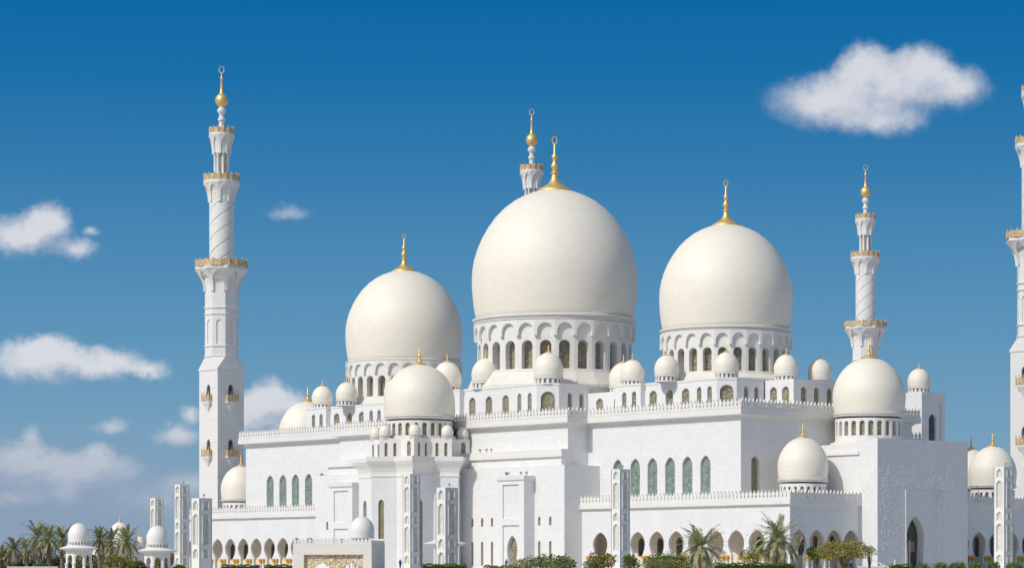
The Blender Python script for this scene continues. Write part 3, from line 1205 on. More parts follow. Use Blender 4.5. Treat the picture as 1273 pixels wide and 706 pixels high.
def terrace_run(A, B, sp, s0, colpairs=True, wn=2.5):
    w, ss = gallery(A, B, wn, sp, s0)
    bm = bmesh.new()
    w.build(bm)
    # inner face of the arcade wall
    wi = Wall(w.at(w.L, 0, 0.5).xy, w.at(0, 0, 0.5).xy, 0, 11.6)
    for s in ss:
        wi.hole(petal(4.1, wn, 0, 2.5, 7.1, w.L - s), 0.004, True)
    wi.build(bm)
    obj('gallery_wall', bm, 'marble_lat', mosque)
    if colpairs:
        for a, b in zip([ss[0] - sp] + ss, ss + [ss[-1] + sp]):
            if 0.8 < (a + b) / 2 < w.L - 0.8:
                column_pair(w, (a + b) / 2, mosque)
    return w


R1 = terrace_run((LU + 0.01, TT), (TU, TT), 5.25, uv_px(746, v=TT) - LU)
R2 = terrace_run((-TU, TT), (-LU - 0.01, TT), 5.0, 2.6, wn=1.9)
R3 = terrace_run((TU, TT), (TU, BV0), 4.6, 2.6)
R4 = terrace_run((TU, BV1), (TU, 96), 5.0, 3.6)
R5 = terrace_run((-TU, 60), (-TU, TT), 5.0, 3.0)
def flush():
    global bm
    obj('gallery_back_wall', bm, 'gallery', mosque)
    bm = bmesh.new()


bm = bmesh.new()
for s in (1, -1):                                     # gallery ceilings, back walls and roof decks
    x0, x1 = (LU, TU) if s > 0 else (-TU, -LU)
    box(bm, x0 + (0.9 if s < 0 else 0.05), x1 - (0.9 if s > 0 else 0.05), TT + 0.9, -HV - 0.01, 9.602, 11.55)
    w = Wall((x0 + 0.02, -HV - 0.25), (x1 - 4.7 if s > 0 else x1 - 0.02, -HV - 0.25), 0, 9.6)
    for k in ((0, 1, 2, 3, 6, 8) if s > 0 else (0, 1, 3, 4, 6, 7)):         # dark arched windows at the back of the gallery
        window('gallery_window', w, pointed(1.7, 2.4, 6.0, 12.0 + k * 5.25), 0.2, 'dark', mosque)
    w.build(bm)
    flush()
Wall((HW + .01, -HV), (90.9, -HV), 0, 11.5).build(bm)
w = Wall((90.9, -HV), (90.9, BV0), 0, 11.5)
for k in range(3):
    window('gallery_window', w, pointed(1.5, 2.4, 6.2, 2.4 + k * 4.6), 0.4, 'dark', mosque)
w.build(bm)
box(bm, 90.9, TU - 0.9, -HV, BV0, 9.6, 11.55)
flush()
w = Wall((90.9, BV1), (90.9, 96), 0, 11.5)
for k in range(12):
    window('gallery_window', w, pointed(1.7, 2.4, 6.4, 3.6 + k * 5.0), 0.4, 'dark', mosque)
w.build(bm)
box(bm, 90.9, TU - 0.9, BV1, 96, 9.6, 11.55)
flush()
Wall((-90.9, -HV), (-HW - .01, -HV), 0, 11.5).build(bm)
Wall((-90.9, 60), (-90.9, -HV), 0, 11.5).build(bm)
box(bm, -TU + 0.9, -90.9, -HV, 60, 9.6, 11.55)
obj('gallery_back_wall', bm, 'gallery', mosque)
bm = bmesh.new()
roof(bm, [(LU, TT), (TU, TT), (TU, 96), (60, 96), (60, 24.1), (HW, 24.1), (HW, -HV), (LU, -HV)], 12.05)
obj('terrace_roof', bm, 'marble_plain', mosque)
bm = bmesh.new()
roof(bm, [(-TU, TT), (-LU, TT), (-LU, -HV), (-HW, -HV), (-HW, 60), (-TU, 60)], 12.05)
obj('terrace_roof', bm, 'marble_plain', mosque)


def band(bm, A, B, ov, z0, z1):
    A, B = Vector(A), Vector(B)
    t = (B - A).normalized()
    n = Vector((t.y, -t.x))
    prof = [(0.0, z0 - 0.25), (ov * 0.4, z0 - 0.2), (ov * 0.45, z0), (ov, z0 + 0.05), (ov, z1), (-0.5, z1), (-0.5, z0)]
    a = [bm.verts.new((A.x + n.x * o, A.y + n.y * o, z)) for o, z in prof]
    b = [bm.verts.new((B.x + n.x * o, B.y + n.y * o, z)) for o, z in prof]
    for i in range(len(a) - 1):
        bm.faces.new((a[i], b[i], b[i + 1], a[i + 1]))
    bm.faces.new(a[::-1])
    bm.faces.new(b)


e = 0.6
for A, B in (((LU, TT), (TU + e, TT)), ((-TU - e, TT), (-LU, TT)), ((TU, TT - e), (TU, BV0)), ((TU, BV1), (TU, 96)), ((-TU, 60), (-TU, TT - e))):
    bm = bmesh.new()
    bb = bmesh.new()
    A2 = (A[0], TT + 0.505) if A == (TU, TT - e) else A      # butt against the front run at the corners
    B2 = (B[0], TT + 0.505) if B == (-TU, TT - e) else B
    band(bm, A2, B2, e, 11.55, 12.5)
    t = (Vector(B) - Vector(A)).normalized()
    n = Vector((t.y, -t.x)) * (e - 0.08)
    merlons(bb, Vector(A) + n, Vector(B) + n, 12.5, 0.95, 1.75)
    bmesh.ops.recalc_face_normals(bm, faces=bm.faces)
    obj('terrace_cornice', bm, 'marble_plain', mosque)
    obj('terrace_battlement', bb, 'marble_plain', mosque)

for (u, v) in ((87, -16.2), (-92.5, -15.5), (87, 38.5), (75.3, 46), (87, 78)):
    drum(mosque, u, v, 4.35, 12.1, 15.6, 22, 0.62, 13.0, 15.1, 0.4, 'slit', None, (0.5, 12.1), 0)
    dome(mosque, u, v, 16.4, 4.7, 7.9, 1.1, 3.1, n=56)

# --- entrance blocks at the two ends of the hall, each with a dome
bm = bmesh.new()
w = Wall((BU, BV0), (BU, BV1), 0, 23.8)
fv0, fv1 = uv_px(1126, u=BU) - BV0, uv_px(1168, u=BU) - BV0
fr = rect(fv1 - fv0, 0.02, 14.2, (fv0 + fv1) / 2)
w.hole(fr, 0.45)
w.build(bm)
Wall((60, BV0), (BU, BV0), 0, 23.0).build(bm)
Wall((BU, BV1), (60, BV1), 0, 23.8).build(bm)
Wall((60, BV1), (60, BV0), 0, 23.0).build(bm)
roof(bm, [(60, BV0), (BU, BV0), (BU, BV1), (60, BV1)], 23.0)
box(bm, 96.2, BU - 0.003, BV0 + 0.003, BV1 - 0.003, 22.8, 23.9)
box(bm, 80.0, 95.6, BV0 - 0.35, BV0 + 0.2, 21.0, 21.5)
obj('entrance_block_wall', bm, 'marble', mosque)
bm = bmesh.new()
w = Wall((BU - 0.45, BV0 + fv0 - .3), (BU - 0.45, BV0 + fv1 + .3), 0, 14.5)
dv = uv_px(1140.5, u=BU) - (BV0 + fv0 - .3)
w.hole(petal(4.9, 4.3, 0, 2.0, 9.7, dv), 2.2, True)
w.build(bm)
surround = obj('portal_surround', bm, 'marble', mosque)
d = pane('door', w, petal(4.9, 4.3, 0, 2.0, 9.7, dv), 1.7, 'dark', mosque)
bm = bmesh.new()
for sx in (-1, 1):
    box(bm, min(0.15 * sx, 1.55 * sx), max(0.15 * sx, 1.55 * sx), -0.12, -0.055, 3.2, 5.0)
obj('door_panel', bm, 'slit', d)
bm = bmesh.new()
box(bm, -2.2, -2.05, -1.0, -0.055, 2.9, 5.3)
box(bm, -0.1, 0.1, -0.3, -0.055, 0.2, 5.3)
obj('door_frame', bm, 'gallery', d)


def vine(bm, wall, s, z, a, L, rnd):
    """a stem with leaves in low relief on a wall"""
    for k in range(int(L / 0.22)):
        a += rnd.uniform(-0.35, 0.35)
        s2, z2 = s + cos(a) * 0.22, z + sin(a) * 0.22
        c, d_ = cos(a + pi / 2) * 0.03, sin(a + pi / 2) * 0.03
        bm.faces.new([bm.verts.new(wall.at(x, y, -0.06)) for x, y in ((s - c, z - d_), (s2 - c, z2 - d_), (s2 + c, z2 + d_), (s + c, z + d_))])
        if rnd.random() < 0.6:
            b = a + rnd.choice((-1, 1)) * rnd.uniform(0.6, 1.2)
            l = rnd.uniform(0.22, 0.5)
            l *= .7
            p, q = (s2 + cos(b) * l, z2 + sin(b) * l), (s2 + cos(b) * l * .5, z2 + sin(b) * l * .5)
            c, d_ = cos(b + pi / 2) * 0.10, sin(b + pi / 2) * 0.10
            bm.faces.new([bm.verts.new(wall.at(x, y, -0.03 - 0.3 * max(0, x - s2 + .2))) for i, (x, y) in enumerate(((s2, z2), (q[0] - c, q[1] - d_), p, (q[0] + c, q[1] + d_)))])
        s, z = s2, z2
        if s < 0.4 or s > wall.L - 0.4 or z > 21:
            break


bm = bmesh.new()
box(bm, BU - .004, BU + .32, BV0 + fv0 - .3, BV0 + fv0 - 0.02, 0, 14.6)
box(bm, BU - .004, BU + .16, BV0 + fv1 + 0.02, BV0 + fv1 + .22, 0, 14.6)
box(bm, BU - .004, BU + .16, BV0 + fv0 - 0.015, BV0 + fv1 + .22, 14.25, 14.6)
obj('portal_frame', bm, 'marble_plain', mosque)
rnd = random.Random(3)
bm = bmesh.new()
w = Wall((BU, BV0), (BU, BV1), 0, 23.8)
for k in range(55):
    if rnd.random() < 0.55:
        s, z = rnd.uniform(0.8, fv0 - 0.8), rnd.uniform(0.3, 17)
    else:
        s, z = rnd.uniform(0.8, fv1 + 3), rnd.uniform(14.8, 18.5)
    if fv0 - .5 < s < fv1 + .5 and z < 14.6:
        continue
    vine(bm, w, s, z, rnd.uniform(0.4, 2.7), rnd.uniform(1.0, 3.0), rnd)
bmesh.ops.recalc_face_normals(bm, faces=bm.faces)
for k in range(520):           # scattered petals of the same relief
    if rnd.random() < 0.5:
        s_, z_ = abs(rnd.gauss(0, 0.5)) * fv0, rnd.uniform(0.5, 17)
        s_ = fv0 - 0.6 - s_
    else:
        s_, z_ = rnd.uniform(1.0, fv1 + 4), 15 + abs(rnd.gauss(0, 1.4))
    if not 0.6 < s_ < w.L - .6 or (s_ > fv0 - .5 and z_ < 15):
        continue
    q = rnd.uniform(.09, .2)
    bm.faces.new([bm.verts.new(w.at(s_ + a_, z_ + b_, -d_)) for a_, b_, d_ in ((-q, 0, .01), (0, -q * 1.3, .01 + q * .25), (q, 0, .01 + q * .5), (0, q * 1.3, .01 + q * .25))])
obj('floral_relief', bm, 'inlay', mosque)

drum(mosque, 86.6, 2.5, 6.45, 24.0, 28.3, 24, 1.0, 25.0, 27.8, 0.6, 'lattice', None, (0.9, 23.0), 0)
dome(mosque, 86.6, 2.5, 29.2, 6.9, 10.8, 1.7, 4.0)
bm = bmesh.new()
box(bm, -97, -HW - 0.01, -10.2, 15.3, 0, 23.4)
obj('entrance_block_wall', bm, 'marble', mosque)
drum(mosque, -90.5, 2.5, 6.45, 23.6, 28.3, 24, 1.0, 25.0, 27.8, 0.6, 'lattice', None, (0.9, 23.4), 0)
dome(mosque, -90.5, 2.5, 29.2, 6.9, 10.8, 1.7, 4.0)

# --- stair tower beyond the hall with one cupola
bm = bmesh.new()
w = Wall((76, 30), (76, 37), 0, 35.2)
window('stair_window', w, pointed(2.2, 24, 31.0, 3.2, 2.0), 0.5, 'dark', mosque)
w.hole(rect(0.8, 22, 33.2, 5.6), 0.3)
w.build(bm)
Wall((69, 30), (76, 30), 0, 35.2).build(bm)
Wall((76, 37), (69, 37), 0, 35.2).build(bm)
Wall((69, 37), (69, 30), 0, 35.2).build(bm)
roof(bm, [(69, 30), (76, 30), (76, 37), (69, 37)], 35.1)
box(bm, 75.5, 75.69, 35.1, 36.1, 22, 33.3)
obj('stair_tower_wall', bm, 'marble', mosque)
cupola(mosque, 73.2, 32.4, 35.2, 2.3, 0.9)


# ------------------------------------------------------------------ minarets
def make_minaret(loc, label):
    t = thing('minaret', label, 'minaret', loc, -AX, 'four tall white minarets with gilded balconies')
    a = 3.85
    # square base with flared shoulder
    bm = bmesh.new()
    sq = [(-a, -a), (a, -a), (a, a), (-a, a)]
    ws = []
    for i in range(4):
        w = Wall(sq[i], sq[(i + 1) % 4], 0, 49.3)
        for z in (28.6, 41.8):
            ws.append((w, pointed(1.5, z, z + 4.2, a, 1.6)))
            w.hole(ws[-1][1], 0.6)
        w.build(bm)
    # shoulder: square to octagon
    ro = 4.1
    oc = [(ro * cos(pi / 8 + k * pi / 4 + 0), ro * sin(pi / 8 + k * pi / 4)) for k in range(8)]
    sqv = [bm.verts.new((x, y, 49.3)) for x, y in ((a, -a), (a, a), (-a, a), (-a, -a))]
    b = a + 0.15
    lip = [bm.verts.new((x, y, 49.3)) for x, y in ((b, -b), (b, b), (-b, b), (-b, -b))]
    lip2 = [bm.verts.new((x, y, 49.7)) for x, y in ((b, -b), (b, b), (-b, b), (-b, -b))]
    ov = [bm.verts.new((x, y, 52.6)) for x, y in oc]       # index 0 at 22.5 deg
    for i in range(4):
        j = (i + 1) % 4
        bm.faces.new((sqv[i], sqv[j], lip[j], lip[i]))
        bm.faces.new((lip[i], lip[j], lip2[j], lip2[i]))
        # flat side faces +x (i=0): between corners i and j; octagon verts around that direction
        e0, e1 = ov[(2 * i - 1) % 8], ov[(2 * i) % 8]
        bm.faces.new((lip2[i], lip2[j], e1, e0))
        bm.faces.new((lip2[j], ov[(2 * i + 1) % 8], e1))
    bmesh.ops.recalc_face_normals(bm, faces=bm.faces)
    shaft = obj('square_shaft', bm, 'minaret', t)
    for w, poly in ws:
        pane('window', w, poly, 0.5, 'dark', shaft)
    for w, poly in ws[:]:
        z = min(p[1] for p in poly)
        if 'bal' not in MESH:
            bm = bmesh.new()
            box(bm, -1.55, 1.55, -1.0, 0.0, -0.35, 0.0)
            loft(bm, [[(-0.15, -0.15, -2.3), (0.15, -0.15, -2.3), (0.15, 0.0, -2.3), (-0.15, 0.0, -2.3)], [(-0.7, -0.5, -1.3), (0.7, -0.5, -1.3), (0.7, 0, -1.3), (-0.7, 0, -1.3)], [(-1.3, -0.95, -0.352), (1.3, -0.95, -0.352), (1.3, 0, -0.352), (-1.3, 0, -0.352)]])
            bo = obj('balcony', bm, 'minaret', t, w.at(a, z, 0), w.rz())
            MESH['bal'] = bo.data
            bm = bmesh.new()
            box(bm, -1.5, 1.5, -0.96, -0.86, 0.003, 1.6)
            box(bm, -1.5, -1.4, -0.855, -0.003, 0.003, 1.6)
            box(bm, 1.4, 1.5, -0.855, -0.003, 0.003, 1.6)
            for x in (-1.5, -0.55, 0.55, 1.5):
                box(bm, x - 0.1, x + 0.1, -1.02, -0.97, 0.003, 2.3)
            MESH['balr'] = obj('railing', bm, 'railing', bo).data
        else:
            bo = link_mesh('balcony', MESH['bal'], None, t, w.at(a, z, 0), w.rz())
            link_mesh('railing', MESH['balr'], None, bo)
    # octagonal stage with niches and string courses
    bm = bmesh.new()
    for k in range(8):
        w = Wall(oc[k], oc[(k + 1) % 8], 52.6, 69.5)
        w.hole(rounded(1.25, 55.6, 61.5, w.L / 2, 10), 0.28)
        w.build(bm)
        d_ = Wall(w.at(w.L / 2 - .75, 0, .26).xy, w.at(w.L / 2 + .75, 0, .26).xy, 55.3, 62)
        d_.build(bm)
    for z, h, o in ((52.5, 0.5, .22), (55.0, 0.35, .28), (62.7, 0.35, .25), (64.2, 0.4, .28)):
        lathe(bm, [(ro, z), (ro + o, z + .08), (ro + o, z + h - .08), (ro, z + h)], 8, rot=pi / 8, cap=False)
    obj('octagonal_shaft', bm, 'minaret', t)

    def corbel(z0, z1, r0, r1, n, name='corbel'):
        """flared collar of blind arches carrying a balcony"""
        bm = bmesh.new()
        prof = [(r0, z0), (r0 + (r1 - r0) * .06, z0 + (z1 - z0) * .25), (r0 + (r1 - r0) * .22, z0 + (z1 - z0) * .5), (r0 + (r1 - r0) * .52, z0 + (z1 - z0) * .72), (r0 + (r1 - r0) * .93, z0 + (z1 - z0) * .86), (r1, z0 + (z1 - z0) * .88), (r1, z1), (r0 * .6, z1)]
        lathe(bm, prof, n, rot=pi / 8 if n == 8 else 0, cap=False)
        # arch ribs: spandrels standing proud between the niches
        k = 8
        for i in range(k):
            a0 = 2 * pi * i / k + (pi / 8 if n == 8 else 0)
            zb, zt = z0 - (z1 - z0) * .05, z0 + (z1 - z0) * .87
            steps = 8
            L_, R_ = [], []
            for q in range(steps + 1):
                f = q / steps
                z = zb + (zt - zb) * f
                rr = r0 + (r1 - r0) * (0.02 + 0.92 * f ** 2.2) + 0.22
                half = (0.10 + 0.27 * max(0, (f - .45) / .55) ** 2.2 * 1.45)
                L_.append((rr, a0 - half, z))
                R_.append((rr, a0 + half, z))
            P = lambda r, a_, z: bm.verts.new((r * cos(a_), r * sin(a_), z))
            lv = [P(*p) for p in L_]
            rv = [P(*p) for p in R_]
            li = [P(p[0] - .5, p[1], p[2]) for p in L_]
            ri_ = [P(p[0] - .5, p[1], p[2]) for p in R_]
            mv = [P(p[0], a0, p[2]) for p in L_]
            for q in range(steps):
                bm.faces.new((lv[q], mv[q], mv[q + 1], lv[q + 1]))
                bm.faces.new((mv[q], rv[q], rv[q + 1], mv[q + 1]))
                bm.faces.new((li[q], lv[q], lv[q + 1], li[q + 1]))
                bm.faces.new((rv[q], ri_[q], ri_[q + 1], rv[q + 1]))
        return obj(name, bm, 'minaret', t)

    def rail(z, r, h, n, p):
        bm = bmesh.new()
        for k in range(n):
            a0, a1 = 2 * pi * (k + .04) / n, 2 * pi * (k + .96) / n
            w = Wall((r * cos(a0), r * sin(a0)), (r * cos(a1), r * sin(a1)), z, z + h)
            w.build(bm)
            w2 = Wall((r * .97 * cos(a1), r * .97 * sin(a1)), (r * .97 * cos(a0), r * .97 * sin(a0)), z, z + h)
            w2.build(bm)
            a2 = 2 * pi * k / n
            c, s_ = r * .99 * cos(a2), r * .99 * sin(a2)
            lathe(bm, [(0.17, z), (0.17, z + h * 1.15), (0, z + h * 1.35)], 6, c, s_)
        return obj('railing', bm, 'railing', p)

    c3 = corbel(68.6, 74.3, 4.1, 6.45, 8)
    rail(74.3, 6.3, 1.5, 20, c3)
    # spiral stage: four raised bands winding upward
    bm = bmesh.new()
    n, rows = 128, 110
    z0, z1, P_ = 74.3, 91.2, 3.5
    rr = []
    for q in range(rows + 1):
        z = z0 + (z1 - z0) * q / rows
        ring = []
        for i in range(n):
            th = 2 * pi * i / n
            ph = (4 * th / (2 * pi) - (z - z0) / P_) % 1.0
            dr = 0.05 * ph
            if ph < 0.06:
                dr = -0.14
            ring.append(bm.verts.new(((2.95 + dr) * cos(th), (2.95 + dr) * sin(th), z)))
        rr.append(ring)
    for aa, bb_ in zip(rr, rr[1:]):
        for i in range(n):
            j = (i + 1) % n
            bm.faces.new((aa[i], aa[j], bb_[j], bb_[i]))
    obj('spiral_shaft', bm, 'minaret', t, smooth=35)
    c2 = corbel(90.2, 95.1, 3.05, 4.4, 16)
    rail(95.1, 4.3, 1.4, 18, c2)
    # lantern of eight columns round a core
    bm = bmesh.new()
    lathe(bm, [(1.15, 95.1), (1.15, 103.0)], 16)
    obj('lantern_core', bm, 'gallery', t)
    for k in range(8):
        a0 = 2 * pi * k / 8 + pi / 8
        if 'lc' not in MESH:
            bm = bmesh.new()
            lathe(bm, [(0.46, 0), (0.46, 1.0), (0.33, 1.2), (0.33, 6.3), (0.46, 6.6), (0.46, 7.4)], 12)
            MESH['lc'] = obj('column', bm, 'minaret', t, (1.62 * cos(a0), 1.62 * sin(a0), 95.15), smooth=40).data
        else:
            link_mesh('column', MESH['lc'], None, t, (1.62 * cos(a0), 1.62 * sin(a0), 95.15))
    c1_ = corbel(101.8, 106.6, 2.1, 3.05, 16)
    rail(106.6, 2.95, 1.25, 14, c1_)
    bm = bmesh.new()
    lathe(bm, [(1.5, 106.4), (1.5, 107.2), (0.75, 107.9), (0.62, 109.4), (0.9, 109.7), (0.9, 110.2), (0.6, 110.5), (0.62, 111.3), (1.05, 111.8), (1.05, 112.4), (0.7, 112.7), (0.6, 113.1)], 24)
    obj('neck', bm, 'minaret', t, smooth=40)
    bm = bmesh.new()
    lathe(bm, [(0.5, 112.9), (0.7, 113.0)] + [(1.55 * sin(a_), 114.6 - 1.65 * cos(a_)) for a_ in [radians(30 + 10 * q) for q in range(13)]] + [(0.42, 116.5), (0.34, 117.5), (0.24, 119.6), (0.36, 119.8), (0.36, 120.0), (0.14, 120.3), (0.10, 121.2), (0, 121.2)], 32)
    n, k2 = 22, 6
    R_ = 0.82
    rings = []
    for i in range(n):
        a_ = 2 * pi * i / n
        th = 0.06 + 0.10 * (1 - sin(a_)) / 2
        rad = Vector((cos(a_) * CA, cos(a_) * SA, sin(a_)))
        c = Vector((R_ * .72 * cos(a_) * CA, R_ * .72 * cos(a_) * SA, 122.0 + R_ * sin(a_)))
        nor = Vector((-SA, CA, 0))
        rings.append([bm.verts.new(c + (rad * cos(2 * pi * j / k2) + nor * sin(2 * pi * j / k2)) * th) for j in range(k2)])
    for i in range(n):
        A_, B_ = rings[i], rings[(i + 1) % n]
        for j in range(k2):
            l = (j + 1) % k2
            bm.faces.new((A_[j], A_[l], B_[l], B_[j]))
    bmesh.ops.recalc_face_normals(bm, faces=bm.faces)
    obj('finial', bm, 'gold', t, smooth=50)
    return t


def place(px, z):
    return ((px - 636.5) / 3500 * z, z)


x, y = place(275.5, 680)
mi = make_minaret((x, y, GZ - 1.3), 'white minaret standing free to the left of the hall, all four stages in view')
x, y = place(661, 742)
dup(mi, (x, y, GZ - 1.3), label='minaret mostly hidden behind the largest dome, only its gold ball and top gallery showing')
x, y = place(1076, 843)
dup(mi, (x, y, GZ - 1.3), label='distant minaret rising behind the entrance block dome on the right')
x, y = place(1287, 622)
dup(mi, (x, y, GZ - 1.3), label='nearest minaret, cut off by the right edge of the photo')


# ------------------------------------------------------------------ lighting pylons on the forecourt
def pylon(px, z, top_y, side, label):
    x, y = place(px, z)
    g = ground_z(y)
    top = (715 - top_y) / 3500 * z + EYE - g
    t = thing('light_pylon', label, 'light pylon', (x, y, g), -AX, 'white marble light pylons on the forecourt')
    h = side / 2
    bm = bmesh.new()
    sq = [(-h, -h), (h, -h), (h, h), (-h, h)]
    rows = []
    z_ = top - 0.35
    while z_ > 1.0:                       # from the top: square light, tall panel, square light, tall panel ...
        rows.append(('arch', z_ - 1.35, z_))
        z_ -= 1.9
        if z_ < 2:
            break
        rows.append(('panel', max(0.4, z_ - 4.4), z_))
        z_ -= 5.0
    its = []
    for i in range(4):
        w = Wall(sq[i], sq[(i + 1) % 4], 0, top)
        for kind, a, b in rows:
            p = pointed(side * 0.42, a, b, h, 0.5) if kind == 'arch' else rounded(side * 0.5, a, b, h, 8)
            w.hole(p, 0.34)
            its.append((w, p))
        w.build(bm)
    roof(bm, sq, top)
    obj('shaft', bm, 'concrete', t)
    bm = bmesh.new()
    for w, p in its:
        xs, zs = [q[0] for q in p], [q[1] for q in p]
        ang = w.rz()
        for a_, b_ in ((min(xs) - .11, min(xs) - .015), (max(xs) + .015, max(xs) + .11)):
            P = [w.at(a_, 0, 0.02), w.at(b_, 0, 0.02), w.at(b_, 0, -.13), w.at(a_, 0, -.13)]
            P = P[::-1]
            loft(bm, [[(q.x, q.y, min(zs)) for q in P], [(q.x, q.y, max(zs) - .3) for q in P]])
    bmesh.ops.recalc_face_normals(bm, faces=bm.faces)
    obj('panel_moulding', bm, 'concrete', t)
    for w, p in its:
        pane('inset_panel', w, p, 0.28, 'inset', t)
    bm = bmesh.new()
    for sx, sy in ((1, 1), (1, -1), (-1, 1), (-1, -1)):
        box(bm, sx * h - .07 if sx > 0 else -h - .035, h + .035 if sx > 0 else -h + .07, h - .07 if sy > 0 else -h - .035, h + .035 if sy > 0 else -h + .07, 0, top - 0.02)
    obj('corner_strip', bm, 'steel', t)
    bm = bmesh.new()
    lathe(bm, [(0.05, 0), (0.05, 0.35), (0.16, 0.36), (0.14, 0.62), (0, 0.66)], 8)
    obj('beacon', bm, 'shade_beacon', t, (0.3, 0.2, top))
    return t


pylon(771.5, 470, 583, 2.15, 'tall pylon before the long gallery wall, right of the shaded corner of the lower block')
pylon(1247.5, 455, 580, 2.15, 'tall pylon standing in front of the courtyard wing near the right edge minaret')
pylon(511.5, 490, 589, 2.1, 'tall pylon close to the star shaped tower, behind a shorter one')
pylon(555.5, 400, 606, 2.15, 'short broad pylon with a funnel canopy behind it, before the star shaped tower')
pylon(250.5, 405, 619, 2.1, 'short broad pylon in front of the left end of the petal arched gallery')
pylon(226, 545, 602, 2.05, 'slim pylon just left of the tall free standing minaret foot')
pylon(195, 600, 619, 2.1, 'slim far pylon rising behind a domed kiosk')


# ------------------------------------------------------------------ domed kiosks, gate and canopy
def kiosk(px, z, ring_y, R, label, mat='concrete'):
    x, y = place(px, z)
    g = ground_z(y)
    zr = (715 - ring_y) / 3500 * z + EYE - g          # underside of dome
    t = thing('domed_kiosk', label, 'kiosk', (x, y, g), radians(10), 'small domed kiosks in the garden')
    H = R * 1.72
    bm = bmesh.new()
    lathe(bm, [(R * r, H * q) for r, q in DOME_PROF], 40)
    obj('dome', bm, mat, t, (0, 0, zr), smooth=180)
    bm = bmesh.new()
    n = 22
    zb = zr - R * 0.42
    for k in range(n):
        a = 2 * pi * k / n
        lathe(bm, [(R * .055, zb), (R * .055, zr)], 6, R * .97 * cos(a), R * .97 * sin(a))
    lathe(bm, [(R * 1.02, zr - .08), (R * 1.04, zr + .02), (R * .9, zr + .06)], 32, cap=False)
    lathe(bm, [(R * 0.6, zb), (R * 0.6, zr)], 24, cap=False)
    obj('drum', bm, mat, t)
    E_ = R * 1.78
    bm = bmesh.new()
    lathe(bm, [(R * 1.2, zb - .70), (E_ * 0.97, zb - .46), (E_, zb - .34), (E_ * .98, zb - .28), (R * 1.08, zb + .10), (R * 1.08, zb + .2), (0, zb + .2)], 32)
    obj('eave', bm, mat, t, smooth=30)
    bm = bmesh.new()
    Rw = R * 1.28
    zt = zb - 0.5
    for k in range(8):
        a0, a1 = 2 * pi * k / 8 + pi / 8, 2 * pi * (k + 1) / 8 + pi / 8
        w = Wall((Rw * cos(a0), Rw * sin(a0)), (Rw * cos(a1), Rw * sin(a1)), zt - 2.4, zt)
        w.hole(rounded(w.L * .64, zt - 2.4, zt - .95, w.L / 2, 10), 0.3, True)
        w.build(bm)
        wi = Wall(w.at(w.L, 0, .3).xy, w.at(0, 0, .3).xy, zt - 2.4, zt)
        wi.hole(rounded(w.L * .64, zt - 2.4, zt - .95, wi.L / 2, 10), 0.004, True)
        wi.build(bm)
    obj('arch_ring', bm, mat, t)
    for k in range(8):
        a0 = 2 * pi * k / 8 + pi / 8
        bm = bmesh.new()
        lathe(bm, [(0.30, 0), (0.30, .2), (0.23, .3), (0.22, zt - 2.7), (0.36, zt - 2.4)], 12, Rw * .95 * cos(a0), Rw * .95 * sin(a0))
        obj('column', bm, 'white_paint', t, smooth=40)
    return t


kiosk(98, 480, 673, 1.85, 'white domed kiosk farthest from the mosque, beside the palm grove')
kiosk(195.5, 480, 676, 1.85, 'white domed kiosk in front of a far slim pylon')
kiosk(450, 425, 668, 1.88, 'kiosk with a grey dome just behind the mosaic gate')

x, y = place(413, 405)
g = ground_z(y)
gate = thing('mosaic_gate', 'low cream gate with a brown mosaic front and two arches', 'gate', (x, y, g), radians(-12))
gt = (715 - 676) / 3500 * 405 + EYE - g
bm = bmesh.new()
hw = 5.85
w = Wall((-hw, 0), (hw, 0), 0, gt)
op = [(1.6, 0), (1.6, gt - 1.5), (2 * hw - 1.25, gt - 1.5), (2 * hw - 1.25, 0)]
w.hole(op, 0.7, True)
w.build(bm)
Wall((hw, 0), (hw, 7.5), 0, gt).build(bm)
Wall((-hw, 7.5), (-hw, 0), 0, gt).build(bm)
Wall((hw - .5, 7.5), (hw - .5, 0.7), 0, gt - .4).build(bm)
Wall((-hw + .5, 0.7), (-hw + .5, 7.5), 0, gt - .4).build(bm)
box(bm, -hw + .003, hw - .003, 0.003, 7.5, gt - .4, gt - .003)
obj('frame', bm, 'marble_cream', gate)
bm = bmesh.new()
merlons(bm, (-hw, 0.02), (hw, 0.02), gt, 0.56, 0.9, 0.2)
merlons(bm, (hw - .02, 0), (hw - .02, 7.5), gt, 0.42, 0.8, 0.2)
obj('battlement', bm, 'marble_plain', gate)
bm = bmesh.new()
w = Wall((-hw + 1.6, 0.55), (hw - 1.25, 0.55), 0, gt - 1.5)
for s in (w.L * .29, w.L * .77):
    w.hole(rounded(2.7, 0, gt - 2.75, s, 16), 0.35, True)
w.build(bm)
obj('mosaic_screen', bm, 'mosaic', gate)

x, y = place(553, 445)
g = ground_z(y)
canopy = thing('funnel_canopy', 'white funnel shaped shade canopy half hidden by the short pylon', 'canopy', (x, y, g))
zc = (715 - 675) / 3500 * 445 + EYE - g
bm = bmesh.new()
lathe(bm, [(0.42, zc - 2.6), (0.75, zc - 1.9), (1.7, zc - .75), (3.4, zc - .1), (3.45, zc), (1.4, zc + .55), (0, zc + .75)], 4, rot=radians(3))
obj('roof', bm, 'concrete', canopy)
bm = bmesh.new()
lathe(bm, [(0.5, 0), (0.5, .3), (0.3, .4), (0.3, zc - 2.3)], 16)
obj('post', bm, 'white_paint', canopy, smooth=40)

